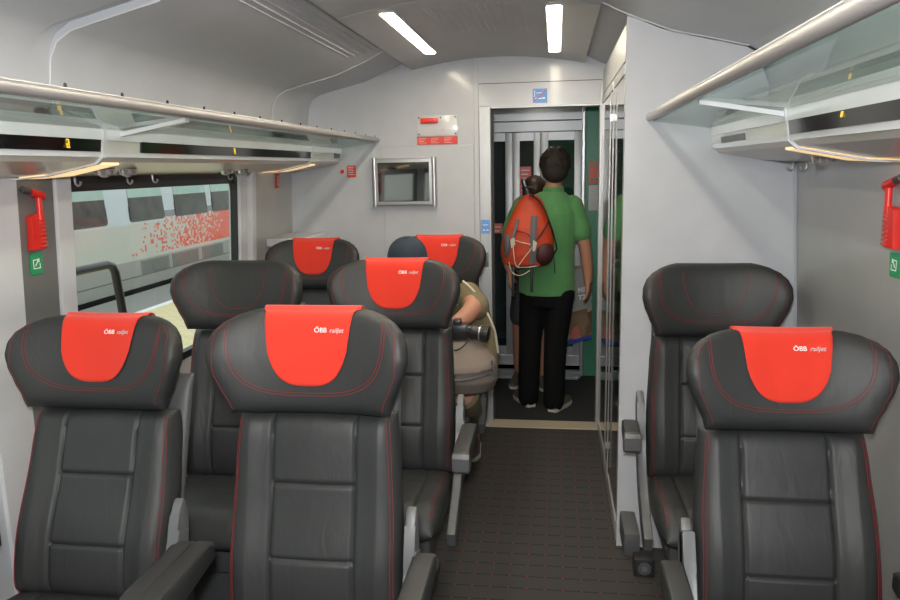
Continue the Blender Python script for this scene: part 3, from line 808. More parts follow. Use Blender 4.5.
def hammer(side,y,z,label,glabel,off):
    w=wl if side<0 else wr; X=lambda zz,d:w(zz)-side*(off+d)
    k_=.72
    r=empty('emergency_hammer',(X(z,0),y,z),label,'emergency hammer','emergency hammers on the side walls')
    Y=lambda a:y+a*k_
    Z=lambda a:z+a*k_
    b=MB(); b.prism([(X(Z(c),0),Y(a),Z(c)) for a,c in ((-.045,-.105),(.03,-.105),(.035,-.095),(.035,.05),(-.02,.05),(-.045,.04))],(-side*.022,0,0),.003); b.build('holder',REDP,r)
    for q in range(8):
        b=MB(); b.box((X(z,.0235)-side*.002,Y(-.005),Z(-.095+.017*q)),(X(z,.0235)+side*.004,Y(.035),Z(-.088+.017*q)),.001); b.build('rib',REDS,r)
    b=MB(); b.tube([(X(z,.020),Y(.012),Z(.02)),(X(z,.020),Y(.016),Z(.135))],[.0085,.010],12); b.build('handle',REDP,r)
    b=MB(); b.tube([(X(z,.020),Y(.04),Z(.125)),(X(z,.020),Y(-.035),Z(.145))],[.013,.012],14); h=b.build('hammer_head',REDP,r)
    b=MB(); b.tube([(X(z,.020),Y(-.030),Z(.144)),(X(z,.020),Y(-.080),Z(.157)),(X(z,.020),Y(-.082),Z(.157)),(X(z,.020),Y(-.10),Z(.162))],[.011,.010,.006,.002],14); b.build('steel_tip',DARKG,h)
    g=sideplate('exit_sign',side,y-.028,y+.028,z-.155,z-.088,off+.001,GREENS,glabel,'sign')
    g['group']='green signs below the emergency hammers'
    zz=z-.121; b=MB()
    P=[(-.016,-.016),(-.016,.014),(.006,.014),(.006,.011),(-.013,.011),(-.013,-.013),(.013,-.013),(.013,.0),(.016,.0),(.016,-.016)]
    b.prism([(X(zz,.0035),y+a,zz+c) for a,c in P],(-side*.0008,0,0)); b.build('outline',WHT,g,smooth=False)
    b=MB(); b.prism([(X(zz,.0035),y+a,zz+c) for a,c in ((-.008,-.006),(-.005,-.008),(.006,.006),(.012,.003),(.014,.016),(.0,.014),(.004,.009))],(-side*.0008,0,0)); b.build('arrow',WHT,g,smooth=False)
hammer(-1,2.115,1.450,'red emergency hammer in its holder on the dark grey pillar left of the window','green square sign below the red hammer on the left pillar',.009)
hammer(1,2.13,1.44,'red emergency hammer at the right edge, on the right side wall','green square sign below the red hammer on the right wall',.007)
# ------------------------------------------------------------------ vestibule
VY=5.70
b=MB(); b.box((XC-1.3,VY+.02,0),(-.62,VY+.08,2.3)); b.box((-.62,VY+.02,1.94),(.21,VY+.08,2.3)); struct('wall_vestibule_far',b,ALUD)
b=MB(); b.box((-.62,4.60,0),(-.58,VY,2.3)); struct('wall_vestibule_left',b,DARKG)
b=MB(); b.box((.215,5.62,0),(.50,5.66,2.3)); b.box((.42,4.56,0),(.46,5.62,2.3)); struct('wall_vestibule_right',b,GREENW)
b=MB(); b.box((.186,5.595,0),(.212,5.625,2.2),.006); struct('trim_21',b,ALU)
b=MB(); b.box((XC-1.3,4.56,2.10),(XC+1.3,VY+.1,2.14)); struct('ceiling_vestibule',b,CEIL)
for i,(x,y) in enumerate(((-.12,5.2),)):
    r=empty('vestibule_light',(x,y,2.09),'round ceiling lamp in the vestibule beyond the doorway','ceiling light')
    b=MB(); b.tube([(x,y,2.099),(x,y,2.085)],.11,28); b.build('rim',ALU,r); b=MB(); b.tube([(x,y,2.086),(x,y,2.080)],.09,28); b.build('diffuser',VLAMP,r)
# connecting doors between coaches
b=MB(); b.box((-.575,VY-.02,1.855),(.195,VY+.015,1.93),.003); b.box((-.575,VY-.02,.06),(.195,VY+.015,.14),.003); d2=struct('door_2',b,ALUD)
def leaf(x0,x1,y,fw,name='door_leaf'):
    b=MB(); z0,z1=.14,1.85
    b.box((x0,y,z0),(x0+fw,y+.03,z1),.003); b.box((x1-fw,y,z0),(x1,y+.03,z1),.003); b.box((x0+fw-.002,y+.002,z0),(x1-fw+.002,y+.028,z0+.07)); b.box((x0+fw-.002,y+.002,z1-.06),(x1-fw+.002,y+.028,z1))
    o=b.build(name,ALUD,d2)
    b=MB(); b.box((x0+fw-.004,y+.012,z0+.06),(x1-fw+.004,y+.018,z1-.05)); b.build('pane',GLASSD,o,smooth=False)
    return o
leaf(-.575,-.325,VY-.012,.055); leaf(-.322,-.055-.06,VY-.012,.052); leaf(-.112,.190,VY-.012,.055)
# stickers on the glass
for (x0,x1,z0,z1,lab) in ((-.268,-.186,1.36,1.60,'coral red notice on the connecting door glass behind the backpacker'),(-.475,-.405,1.10,1.175,'small red sticker low on the left door glass')):
    q=plate('door_notice',x0,x1,z0,z1,VY-.014,.002,REDC,None,r=.004); tag(q,lab,'sign')
    b=MB()
    for k in range(int((z1-z0)/.03)): b.box((x0+.01,VY-.0172,z1-.03-.03*k),(x1-.012-.01*(k%2),VY-.0162,z1-.024-.03*k))
    b.build('text_line',WHT,q,smooth=False)
q=plate('safety_notice',.240,.327,1.465,1.63,5.62,.003,REDC,None); tag(q,'coral red safety notice on the green wall above the white one','sign')
b=MB(); b.box((.25,5.6155,1.60),(.31,5.6165,1.606)); b.box((.25,5.6155,1.585),(.30,5.6165,1.59)); b.tube([(.262,5.616,1.50),(.262,5.617,1.50)],.010,12); b.tube([(.295,5.616,1.50),(.295,5.617,1.50)],.010,12); b.build('print',GREENS,q,smooth=False)
q=plate('paper_notice',.240,.327,1.27,1.455,5.62,.002,mat('paper',(.6,.6,.6),.8),None); tag(q,'white printed paper notice on the green wall below the red one','sign')
b=MB()
for k in range(10): b.box((.248,5.6168,1.44-.016*k),(.318-.01*(k%3),5.6178,1.443-.016*k))
b.build('text_line',GRYI,q,smooth=False)
# floor grating
g=empty('floor_grating',(-.2,5.65,0),'ribbed metal floor grating in front of the connecting doors','grating')
b=MB(); b.box((-.57,5.50,.0),(.19,5.52,.012)); b.box((-.57,5.68-.01,.0),(.19,5.68,.012)); b.box((.17,5.50,0),(.19,5.68,.012)); b.build('frame',ALU,g)
b=MB()
for k in range(5): b.box((-.57,5.53+.028*k,.0),(.17,5.545+.028*k,.010))
b.build('bars',ALU,g)
# beyond the connecting door: next coach's gangway
b=MB(); b.box((XC-1.3,7.2,0),(XC+1.3,7.25,2.4)); struct('wall_gangway',b,DARKG)
b=MB(); b.box((-.05,6.6,.0),(.15,6.63,1.95)); struct('trim_22',b,GREENW)
b=MB(); b.box((XC-1.3,VY+.08,-.05),(XC+1.3,7.25,0)); struct('floor_gangway',b,MATD)
# ------------------------------------------------------------------ people
def rotz(a): return Matrix.Rotation(a,3,'Z')
def hand(b,w,d,n,s,curl=.5,size=1.0):
    """w wrist, d finger direction, n palm normal (out of the palm), s thumb side"""
    w=Vector(w);d=Vector(d).normalized();n=Vector(n).normalized();s=Vector(s).normalized()
    L=.085*size
    for k in(-1,-.35,.35,1):
        b.chain([w-d*.01+s*k*.014,w+d*L+s*k*.030*size],[.017,.0135])
    ln=[.055,.075,.082,.072]
    for i,k in enumerate((-1,-.35,.35,1)):
        p=w+d*L+s*k*.030*size; l=ln[i]*size; P=[p-d*.015,p]; dd=d.copy(); 
        for j,f in enumerate((.42,.32,.26)):
            a=curl*(.45+.25*j); dd=(dd*cos(a)+n*sin(a)).normalized(); p=p+dd*l*f; P.append(p)
        b.chain(P,[.0095,.0095,.009,.008,.007],10)
    p=w+d*.025+s*.030; P=[p]; dd=(d*.6+s*.75+n*.3).normalized(); p=p+dd*.035; P.append(p); dd=(d*.9+s*.25+n*.4).normalized(); p=p+dd*.03; P.append(p); p=p+dd*.022; P.append(p)
    b.chain(P,[.015,.0125,.0105,.009],10)
def head(b,c,R,s=1.0):
    """c centre of the skull; R columns: right, forward(face), up"""
    P=lambda x,y,z:Vector(c)+R@Vector((x*s,y*s,z*s))
    b.ball(P(0,-.012,.02),(.074*s,.092*s,.092*s),24,R); b.ball(P(0,.022,-.045),(.056*s,.066*s,.068*s),20,R)
    b.ball(P(0,.058,-.085),(.028*s,.026*s,.022*s),14,R)
    b.chain([P(0,.082,.01),P(0,.100,-.022),P(0,.104,-.032)],[.010*s,.012*s,.014*s],10)
    b.ball(P(0,.082,-.060),(.024*s,.013*s,.009*s),12,R)
    for k in(-1,1):
        b.ball(P(k*.076,-.008,-.012),(.010*s,.020*s,.032*s),12,R)
        b.ball(P(k*.030,.077,.022),(.022*s,.012*s,.008*s),10,R)
        b.ball(P(k*.045,.055,-.02),(.022*s,.018*s,.02*s),10,R)
def eyes(c,R,parent,s=1.0):
    P=lambda x,y,z:Vector(c)+R@Vector((x*s,y*s,z*s))
    for k in(-1,1):
        b=MB(); b.ball(P(k*.030,.070,.002),.0125*s,14); e=b.build('eye',WHT,parent); b=MB(); b.ball(P(k*.030,.0785,.002),.0055*s,10); b.build('iris',BLKP,e)
def shoe(parent,heel,d,L=.27,m=None):
    d=Vector((d[0],d[1],0)).normalized(); s=Vector((-d.y,d.x,0)); h=Vector(heel); 
    def ring(t,z,g):
        w={0:.028,.1:.036,.3:.037,.55:.043,.75:.047,.9:.038,1:.020}[t]+g
        return h+d*(t*L),w,z
    out=[]
    for t in(0,.1,.3,.55,.75,.9,1):
        c,w,_=ring(t,0,0); out.append((c,w))
    left=[c+s*w for c,w in out]; right=[c-s*w for c,w in out]
    P=left+right[::-1]
    b=MB(); b.prism([(p.x,p.y,h.z) for p in P],(0,0,.026),.006); so=b.build('shoe_sole',SOLE,parent)
    b=MB()
    ht=[.075,.085,.085,.065,.048,.038,.028]
    rings=[]
    for (c,w),z in zip(out,ht):
        rings.append([c+s*(w-.004)*cos(a)+Vector((0,0,.02+(z)*abs(sin(a))**.8 if sin(a)>=0 else .02)) for a in [PI*2*j/16 for j in range(16)]])
    b.loft(rings)
    return b.build('shoe_upper',m or SHOE,parent)
def ellring(c,rx,ry,n=24,yaw=0,tilt=None):
    out=[]
    for j in range(n):
        a=2*PI*j/n; p=Vector((rx*cos(a),ry*sin(a),0)); 
        if tilt is not None: p=tilt@p
        out.append(Vector(c)+rotz(yaw)@p)
    return out
# --- standing person with backpack, seen from behind
px,py=-.055,4.83
p1=empty('person',(px,py,0),'person in green polo shirt and black trousers standing in the doorway, seen from behind','person')
hc=Vector((-.006,py+.015,1.592)); HRt=Matrix.Rotation(-.35,3,'Z')
b=MB(); head(b,hc,HRt,1.06)
b.chain([(-.02,py,1.40),(-.012,py+.005,1.50)],[.062,.055])
b.loft([ellring((px,py,z),rx,ry) for z,rx,ry in((.80,.135,.085),(.88,.145,.09),(1.02,.135,.09),(1.15,.15,.095),(1.28,.165,.10),(1.37,.145,.085),(1.42,.08,.06))])
SL,SR=Vector((px-.175,py,1.355)),Vector((px+.180,py,1.355))
EL,WL=Vector((-.318,py-.01,1.09)),Vector((-.295,py-.04,.935))
ER,WR=Vector((.190,py-.005,1.075)),Vector((.212,py+.0,.865))
b.chain([SL,EL,WL],[.050,.040,.027]); b.chain([SR,ER,WR],[.050,.041,.028])
hand(b,WL,(.05,-.02,-1),(1,0,0),(0,1,0),.35,.95); hand(b,WR,(.0,.05,-1),(-1,.3,0),(.3,1,0),.40,.95)
b.chain([(px-.075,py,.80),(-.165,py+.03,.46),(-.170,py+.035,.09)],[.070,.050,.036]); b.chain([(px+.070,py-.0,.80),(.005,py-.05,.46),(-.012,py-.055,.09)],[.070,.050,.036])
b.chain([(-.172,py+.035,.07),(-.22,py+.13,.03)],[.032,.028]); b.chain([(-.010,py-.06,.07),(.045,py+.03,.03)],[.032,.028])
body=b.remesh('body',SKIN,p1,.006,4)
eyes(hc,HRt,p1)
b=MB(); b.ball(hc+Vector((0,-.018,.026)),(.096,.110,.104),28); 
b.ball(hc+Vector((0,-.058,-.020)),(.084,.066,.078),24); b.ball(hc+Vector((0,-.055,-.065)),(.058,.042,.035),20)
for k in range(110):
    a=random.uniform(0,2*PI); e=random.uniform(-.3,1.2); r=Vector((.088*cos(a)*cos(e),.102*sin(a)*cos(e),.097*sin(e)))
    if r.y>.04 and r.z<.05: continue
    b.ball(hc+Vector((0,-.018,.026))+r,(.016,.016,.022),8)
for k in(-1,1): b.ball(hc+Vector((k*.066,-.02,-.02)),(.018,.035,.05),14)
b.remesh('hair',HAIR,p1,.006,3)
b=MB()
b.loft([ellring((px+dx,py,z),rx,ry) for z,rx,ry,dx in((.775,.180,.122,0),(.80,.182,.125,0),(.92,.180,.125,0),(1.05,.175,.122,0),(1.18,.190,.128,0),(1.30,.200,.128,0),(1.37,.175,.11,0),(1.415,.115,.085,.02),(1.44,.075,.070,.035))])
b.chain([SL+Vector((.02,0,0)),SL+(EL-SL)*.45,SL+(EL-SL)*.72],[.064,.062,.060]); b.chain([SR-Vector((.02,0,0)),SR+(ER-SR)*.45,SR+(ER-SR)*.66],[.064,.062,.061])
b.remesh('polo_shirt',SHIRT,p1,.007,5)
b=MB(); b.loft([ellring((-.015,py+.003,z),r,r*.95) for z,r in((1.425,.070),(1.455,.066),(1.472,.062))],cap=False)
cl=b.build('collar',SHIRT,p1); m_=cl.modifiers.new('s','SOLIDIFY'); m_.thickness=.007
b=MB()
b.loft([ellring((px,py,z),rx,ry) for z,rx,ry in((.70,.155,.12),(.80,.168,.118),(.90,.160,.112))])
b.chain([(px-.085,py,.78),(-.165,py+.02,.46),(-.178,py+.03,.055)],[.098,.076,.070]); b.chain([(px+.085,py-.01,.78),(.002,py-.045,.46),(-.008,py-.055,.055)],[.098,.076,.070])
b.remesh('trousers',BLACKC,p1,.008,4)
shoe(p1,(-.155,py-.02,0),(-.42,.9)); shoe(p1,(-.020,py-.11,0),(.42,.9))
# backpack
bp=empty('backpack',(-.19,4.66,1.0),'orange and grey backpack hanging from the left shoulder of the person in the green shirt','backpack')
BPX,BPY=-.185,4.60
b=MB()
secs=[(.925,.10,.055),(.94,.138,.075),(1.00,.160,.092),(1.08,.160,.095),(1.17,.140,.088),(1.26,.105,.072),(1.33,.072,.055),(1.365,.035,.035)]
b.loft([ellring((BPX-.005+(z-.93)*.055,BPY+(.02 if z>1.2 else 0)+(z-1.)*.06,z),rx,ry,32) for z,rx,ry in secs])
pk=b.remesh('pack_body',PACKO,bp,.006,3)
b=MB(); b.ball((BPX+.090,BPY-.022,1.010),(.076,.074,.082),24); b.build('side_pocket',PACKM,bp)
b=MB(); b.ball((BPX-.118,BPY-.03,1.055),(.028,.055,.085),18); b.build('side_mesh',PACKG,bp)
def bez(p,n=24):
    p=[Vector(q) for q in p]; out=[]
    for i in range(len(p)-1):
        p0=p[max(i-1,0)];p1_=p[i];p2=p[i+1];p3=p[min(i+2,len(p)-1)]
        for k in range(n//len(p)+2):
            t=k/(n//len(p)+2); out.append(.5*((2*p1_)+(-p0+p2)*t+(2*p0-5*p1_+4*p2-p3)*t*t+(-p0+3*p1_-3*p2+p3)*t**3))
    return out+[p[-1]]
fy=BPY-.095
def strap(name,pts,r,m,flat=.35): 
    b=MB(); b.tube(bez(pts),r,8,ry=flat); return b.build(name,m,bp)
strap('front_panel_strap',[(BPX+.045,fy+.035,1.24),(BPX+.038,fy-.002,1.12),(BPX+.040,fy-.004,1.04),(BPX+.03,fy+.005,.95)],.020,PACKG)
strap('front_panel_strap',[(BPX-.055,fy+.035,1.22),(BPX-.075,fy+.008,1.14),(BPX-.090,fy+.01,1.08)],.010,PACKG)
strap('compression_strap',[(BPX-.07,fy+.02,1.155),(BPX-.01,fy-.004,1.14),(BPX+.04,fy-.006,1.105)],.006,BLKP)
strap('compression_strap',[(BPX+.045,fy+.0,1.08),(BPX+.10,fy+.03,1.15),(BPX+.125,fy+.07,1.20)],.008,BLKP)
strap('shoulder_strap',[(BPX+.015,fy+.07,1.365),(BPX+.070,fy+.06,1.33),(BPX+.120,fy+.055,1.24),(BPX+.158,fy+.07,1.13),(BPX+.180,fy+.09,1.04),(BPX+.165,fy+.07,1.01)],.014,BLKP)
strap('shoulder_strap',[(BPX+.01,fy+.12,1.35),(BPX-.03,py-.06,1.44),(BPX-.02,py+.02,1.445),(BPX-.03,py+.12,1.36),(BPX-.06,py+.14,1.2)],.016,BLKP)
strap('grab_handle',[(BPX-.012,fy+.07,1.37),(BPX-.012,fy+.055,1.405),(BPX+.012,fy+.05,1.412),(BPX+.034,fy+.055,1.40),(BPX+.036,fy+.07,1.36)],.006,BLKP,1)
strap('webbing_tail',[(BPX+.155,fy+.10,1.03),(BPX+.165,fy+.09,.95),(BPX+.17,fy+.09,.88)],.004,BLKP)
strap('webbing_tail',[(BPX+.03,fy+.05,.94),(BPX+.028,fy+.045,.86),(BPX+.028,fy+.045,.77)],.009,BLKP)
strap('webbing_tail',[(BPX-.085,fy+.06,.94),(BPX-.086,fy+.05,.84),(BPX-.088,fy+.05,.74)],.009,BLKP)
strap('bungee_cord',[(BPX-.085,fy+.018,1.10),(BPX-.04,fy-.004,1.085),(BPX+.03,fy-.008,1.06),(BPX-.02,fy-.008,.985),(BPX-.055,fy-.002,.935)],.0028,CORD,1)
strap('bungee_cord',[(BPX-.085,fy+.018,1.10),(BPX-.080,fy+.0,1.02),(BPX-.065,fy-.002,.94),(BPX-.02,fy+.0,.930),(BPX+.05,fy+.01,.935),(BPX+.07,fy+.02,.940)],.0028,CORD,1)
strap('bungee_cord',[(BPX-.11,fy+.02,.96),(BPX-.09,fy+.0,.90),(BPX-.04,fy+.0,.88),(BPX+.02,fy+.01,.91)],.0026,CORD,1)
b=MB(); b.prism([(BPX-.10,fy+.012,1.10),(BPX-.075,fy-.0,1.115),(BPX-.070,fy-.0,1.07),(BPX-.095,fy+.008,1.045)],(0,-.004,0)); b.build('reflective_patch',CORD,bp,smooth=False); b=MB(); b.prism([(BPX+.038,fy-.010,1.10),(BPX+.062,fy-.006,1.08),(BPX+.05,fy-.008,1.03),(BPX+.034,fy-.010,1.03)],(0,-.004,0)); b.build('reflective_patch',CORD,bp,smooth=False)
bp.location=Vector(bp.location)+Vector((.012,-.005,.065))
# --- second person beyond, facing the coach, mostly hidden
q0=empty('person',(-.15,5.34,0),'person with brown hair and bare legs half hidden behind the backpacker in the vestibule','person')
hc2=Vector((-.150,5.31,1.415)); R2=Matrix.Rotation(PI,3,'Z')@Matrix.Rotation(-.75,3,'X')
b=MB(); head(b,hc2,R2,.95); b.chain([(-.14,5.35,1.24),(-.137,5.34,1.36)],[.052,.046])
b.loft([ellring((-.145,5.35,z),rx,ry) for z,rx,ry in((.74,.13,.09),(.85,.14,.09),(.98,.115,.08),(1.12,.135,.09),(1.20,.14,.08),(1.25,.07,.055))])
b.chain([(-.29,5.35,1.20),(-.30,5.33,.97),(-.24,5.24,.86)],[.042,.035,.025]); b.chain([(.0,5.35,1.20),(.05,5.37,.96),(.06,5.40,.80)],[.042,.035,.025])
hand(b,(-.24,5.24,.86),(.4,-.4,-.8),(1,0,0),(0,-1,0),.5,.9); hand(b,(.06,5.40,.80),(.0,.1,-1),(-1,0,0),(0,-1,0),1.0,.9)
b.chain([(-.22,5.35,.78),(-.262,5.36,.44),(-.268,5.38,.08)],[.078,.052,.033]); b.chain([(-.07,5.35,.78),(-.085,5.33,.44),(-.085,5.33,.08)],[.078,.052,.033])
b.chain([(-.268,5.37,.06),(-.29,5.28,.03)],[.03,.026]); b.chain([(-.085,5.32,.06),(-.08,5.22,.03)],[.03,.026])
b.remesh('body',SKIN,q0,.006,4); eyes(hc2,R2,q0,.95)
b=MB(); b.ball(hc2+Vector((0,-.005,.035)),(.088,.108,.092),24); b.ball(hc2+Vector((0,.05,-.02)),(.082,.060,.10),20); b.remesh('hair',mat('brown_hair',(.05,.022,.012),.5,bump=.8,bscale=60,stretch=(3,3,.5)),q0,.007,3)
b=MB(); b.loft([ellring((-.145,5.35,z),rx,ry) for z,rx,ry in((.80,.168,.118),(.98,.14,.105),(1.12,.158,.112),(1.22,.165,.10),(1.29,.09,.07))]); b.chain([(-.28,5.35,1.20),(-.295,5.34,1.08)],[.055,.05]); b.chain([(-.01,5.35,1.20),(.03,5.36,1.08)],[.055,.05]); b.remesh('top',DENIM,q0,.008,4)
b=MB(); b.loft([ellring((-.145,5.35,z),rx,ry) for z,rx,ry in((.68,.16,.115),(.84,.165,.113))]); b.chain([(-.22,5.35,.72),(-.25,5.355,.52)],[.095,.085]); b.chain([(-.07,5.35,.72),(-.08,5.335,.52)],[.095,.085]); b.remesh('shorts',DARKG,q0,.008,4)
shoe(q0,(-.265,5.46,0),(-.15,-1),.25); shoe(q0,(-.085,5.42,0),(.05,-1),.25)
# printed shopping bag held by that person
bg=empty('shopping_bag',(.08,5.42,.22),'large printed carrier bag with blue lower edge, seen between and beside the black trouser legs','bag')
def bagp(a,c,d): return Vector((-.135+a*.40,5.44+d,.235+c*.56+a*.11))
b=MB(); 
b.loft([[bagp(0,c,-.03+w*0),bagp(1,c,-.03),bagp(1,c,.05),bagp(0,c,.05)] for c,w in((0,0),(.5,0),(1,0))]); b.build('bag_body',POSTER,bg,smooth=False)
b=MB(); b.prism([bagp(0,-.002,-.031),bagp(1.0,-.002,-.031),bagp(1.0,.05,-.031),bagp(0,.05,-.031)],(0,-.002,0)); b.build('blue_border',BLUEB,bg,smooth=False)
b=MB(); b.prism([bagp(.62,.06,-.031),bagp(.80,.06,-.031),bagp(.76,.22,-.031),bagp(.66,.2,-.031)],(0,-.002,0)); b.build('red_print',REDC,bg,smooth=False)
b=MB()
b.prism([bagp(.60,.42,-.0305),bagp(.99,.42,-.0305),bagp(.99,.97,-.0305),bagp(.70,.97,-.0305)],(0,-.002,0)); b.build('pale_print',mat('pale_print',(.34,.34,.33),.5),bg,smooth=False)
for tx,a,c in(('he',.02,.48),('swe',.02,.36),('wa',.10,.24),('MEE',.74,.66),('TZT',.75,.56)):
    text(tx,.050,WHT,bagp(a,c,-.032),Vector((1,0,.15)).normalized(),(0,0,1),bg,bold=.002,depth=.002)
b=MB(); b.tube(bez([bagp(.35,1,.01),bagp(.42,1.10,.01),bagp(.50,1.13,.0),bagp(.58,1.10,.01),bagp(.65,1,.01)]),.006,8); b.build('bag_handle',WHT,bg)
# --- seated person in the far aisle seat
s0=empty('person',(-.62,3.6,.45),'person in a dark blue cap and olive jacket sitting hunched in the far aisle seat','person')
hs=Vector((-.712,3.50,1.155)); RS=Matrix.Rotation(PI,3,'Z')@Matrix.Rotation(-.45,3,'X')
b=MB(); head(b,hs,RS); b.chain([(-.64,3.64,.99),(-.69,3.56,1.08)],[.06,.054])
b.loft([ellring(c,rx,ry,24) for c,rx,ry in(((-.62,3.70,.48),.16,.12),((-.61,3.72,.62),.155,.11),((-.60,3.72,.78),.165,.11),((-.60,3.69,.92),.18,.11),((-.61,3.66,.99),.12,.08))])
b.chain([(-.77,3.66,.95),(-.83,3.56,.72),(-.62,3.36,.72)],[.050,.040,.028]); b.chain([(-.43,3.65,.955),(-.395,3.48,.93),(-.470,3.345,.872)],[.050,.046,.035])
hand(b,(-.470,3.345,.872),(.6,-.1,-.45),(.3,-.2,-.9),(.5,.8,.2),.9,.95); hand(b,(-.62,3.36,.72),(.9,-.1,.2),(.2,0,1),(0,-1,.2),.5,.95)
b.chain([(-.71,3.66,.53),(-.72,3.30,.53),(-.70,3.32,.09)],[.082,.056,.036]); b.chain([(-.53,3.66,.53),(-.43,3.36,.53),(-.455,4.06,.12)],[.072,.050,.036])
b.chain([(-.70,3.32,.07),(-.71,3.22,.03)],[.03,.027]); b.chain([(-.455,4.06,.09),(-.455,3.97,.03)],[.03,.027])
b.remesh('body',SKIN,s0,.006,4); eyes(hs,RS,s0)
b=MB(); b.ball(hs+Vector((0,.02,.005)),(.080,.094,.080),22); b.remesh('hair',HAIR,s0,.008,3)
# cap: dome, brim, button
b=MB(); bm_=bmesh.new(); dome=[]
for k in range(10):
    a=PI/2*k/9; dome.append(ellring((0,0,.104*sin(a)**.9),.097*cos(a)**.85+.0005,.110*cos(a)**.85+.0005,32))
T=Matrix.Translation(hs+Vector((0,.012,.018)))@(Matrix.Rotation(PI,4,'Z')@Matrix.Rotation(-.28,4,'X'))
b.loft([[T@p for p in r] for r in dome]); cp=b.build('cap',NAVY,s0,ang=60)
b=MB(); rin=[];rout=[]
for k in range(17):
    a=PI*(.12+.76*k/16); rin.append(T@Vector((.090*cos(a),.104*sin(a),.004))); rout.append(T@Vector((.095*cos(a),.104*sin(a)+.068*sin(a)**.7,-.018*abs(cos(a))-.006)))
b.prism(rin+rout[::-1],(0,0,-.005)); b.build('cap_brim',NAVY,cp,smooth=False)
b=MB(); b.ball(T@Vector((0,0,.104)),(.008,.008,.004),10); b.build('cap_button',NAVY,cp)
b=MB()
b.loft([ellring(c,rx,ry,24) for c,rx,ry in(((-.62,3.70,.50),.175,.135),((-.61,3.72,.62),.175,.128),((-.60,3.72,.78),.182,.128),((-.60,3.69,.92),.200,.126),((-.62,3.66,1.0),.14,.098),((-.64,3.64,1.035),.085,.075))])
b.chain([(-.76,3.66,.95),(-.83,3.56,.72),(-.72,3.44,.72)],[.066,.060,.052]); b.chain([(-.44,3.66,.965),(-.385,3.56,.93),(-.395,3.52,.925)],[.072,.066,.060])
b.chain([(-.40,3.66,.90),(-.345,3.64,.74),(-.33,3.62,.60)],[.065,.058,.045])
b.remesh('jacket',KHAKI,s0,.007,4)
b=MB(); b.tube(bez([(-.455,3.60,1.048),(-.40,3.57,1.005),(-.345,3.54,.93),(-.300,3.52,.84),(-.287,3.53,.78),(-.278,3.54,.70)]),.006,10); b.build('cream_piping',CREAMC,s0)
b=MB(); b.chain([(-.71,3.66,.53),(-.72,3.30,.54),(-.70,3.32,.10)],[.10,.080,.066]); b.chain([(-.53,3.66,.53),(-.43,3.38,.53),(-.455,4.04,.15)],[.10,.076,.054]); b.loft([ellring((-.62,3.70,z),.165,.13) for z in(.46,.60)]); b.remesh('trousers',KHAKI,s0,.008,4)
shoe(s0,(-.70,3.40,0),(-.05,-1)); shoe(s0,(-.46,4.11,0),(.02,-1))
# bag on the lap
lb=empty('backpack',(-.40,3.25,.53),'taupe backpack resting on the lap of the seated person in the cap','backpack')
b=MB(); b.loft([ellring(c,rx,ry,28) for c,rx,ry in(((-.42,3.26,.560),.10,.08),((-.42,3.25,.580),.150,.12),((-.415,3.25,.63),.166,.140),((-.42,3.27,.69),.158,.130),((-.43,3.30,.765),.10,.085),((-.44,3.31,.785),.05,.05))])
b.remesh('bag_body',TAUPE,lb,.007,4)
b=MB(); b.loft([ellring(c,rx,ry,28,tilt=Matrix.Rotation(-.06,3,'Y')) for c,rx,ry in(((-.418,3.252,.672),.163,.138),((-.42,3.262,.700),.158,.134),((-.428,3.29,.755),.118,.102),((-.436,3.305,.79),.06,.06))]); b.remesh('bag_flap',TAUPE2,lb,.006,3)
b=MB(); b.tube(bez([(-.55,3.14,.655),(-.46,3.112,.652),(-.38,3.115,.655),(-.28,3.19,.665)]),.012,8,ry=.5); b.build('flap_band',PACKG,lb)
b=MB(); b.tube(bez([(-.47,3.115,.645),(-.472,3.110,.62),(-.470,3.112,.58)]),.006,8); b.build('zip_pull',PACKG,lb)
b=MB(); b.tube(bez([(-.275,3.2,.72),(-.262,3.2,.66),(-.268,3.22,.60)]),.005,8); b.build('side_strap',PACKG,lb)
lb.location=Vector(lb.location)+Vector((-.005,0,.030))
# camera
cm=empty('camera',(-.40,3.36,.79),'black camera with a long lens held by the seated person above the bag','camera')
b=MB(); b.box((-.49,3.32,.795),(-.395,3.40,.862),.012); b.box((-.465,3.33,.855),(-.425,3.38,.885),.01); b.build('camera_body',BLKP,cm)
b=MB(); b.tube([(-.40,3.35,.828),(-.378,3.345,.826),(-.375,3.345,.826),(-.318,3.335,.820),(-.316,3.335,.820),(-.300,3.333,.818)],[.030,.030,.034,.034,.038,.038],24); ln=b.build('lens',BLKP,cm)
b=MB(); b.tube([(-.340,3.339,.8225),(-.334,3.338,.822)],.0352,24); b.build('lens_ring',ALU,ln)
b=MB(); b.tube(bez([(-.48,3.33,.80),(-.46,3.28,.76),(-.42,3.25,.77),(-.385,3.30,.80)]),.004,8); b.build('camera_strap',BLKP,cm)
cm.location=Vector(cm.location)+Vector((.0,-.06,.035))
# ------------------------------------------------------------------ outside
TX=-8.3
tr=empty('train_carriage',(TX-1.3,14,-.64),'grey and red railway carriage across the platform, seen through the left window','train')
b=MB()
prof=[(TX,-.64),(TX,-.1),(TX,.65),(TX-.03,1.2),(TX-.12,2.0),(TX-.35,2.5),(TX-1.3,2.85),(TX-2.3,2.5),(TX-2.6,1.2),(TX-2.6,-.64)]
b.prism([(x,-16,z) for x,z in prof],(0,62,0)); b.build('body_shell',TRAIN,tr,smooth=False)
b=MB(); b.box((TX-2.4,-16,-1.3),(TX-.25,46,-.64)); b.build('undercarriage',RUB,tr,smooth=False)
b=MB(); b.box((TX-.005,-16,-.425),(TX+.004,46,-.405)); b.build('skirt_joint',SEAM,tr,smooth=False)
WIN=mat('train_window',(.045,.045,.045),.35,spec=.25,var=.6,vscale=3)
BAND=mat('train_window_band',(.14,.15,.155),.25)
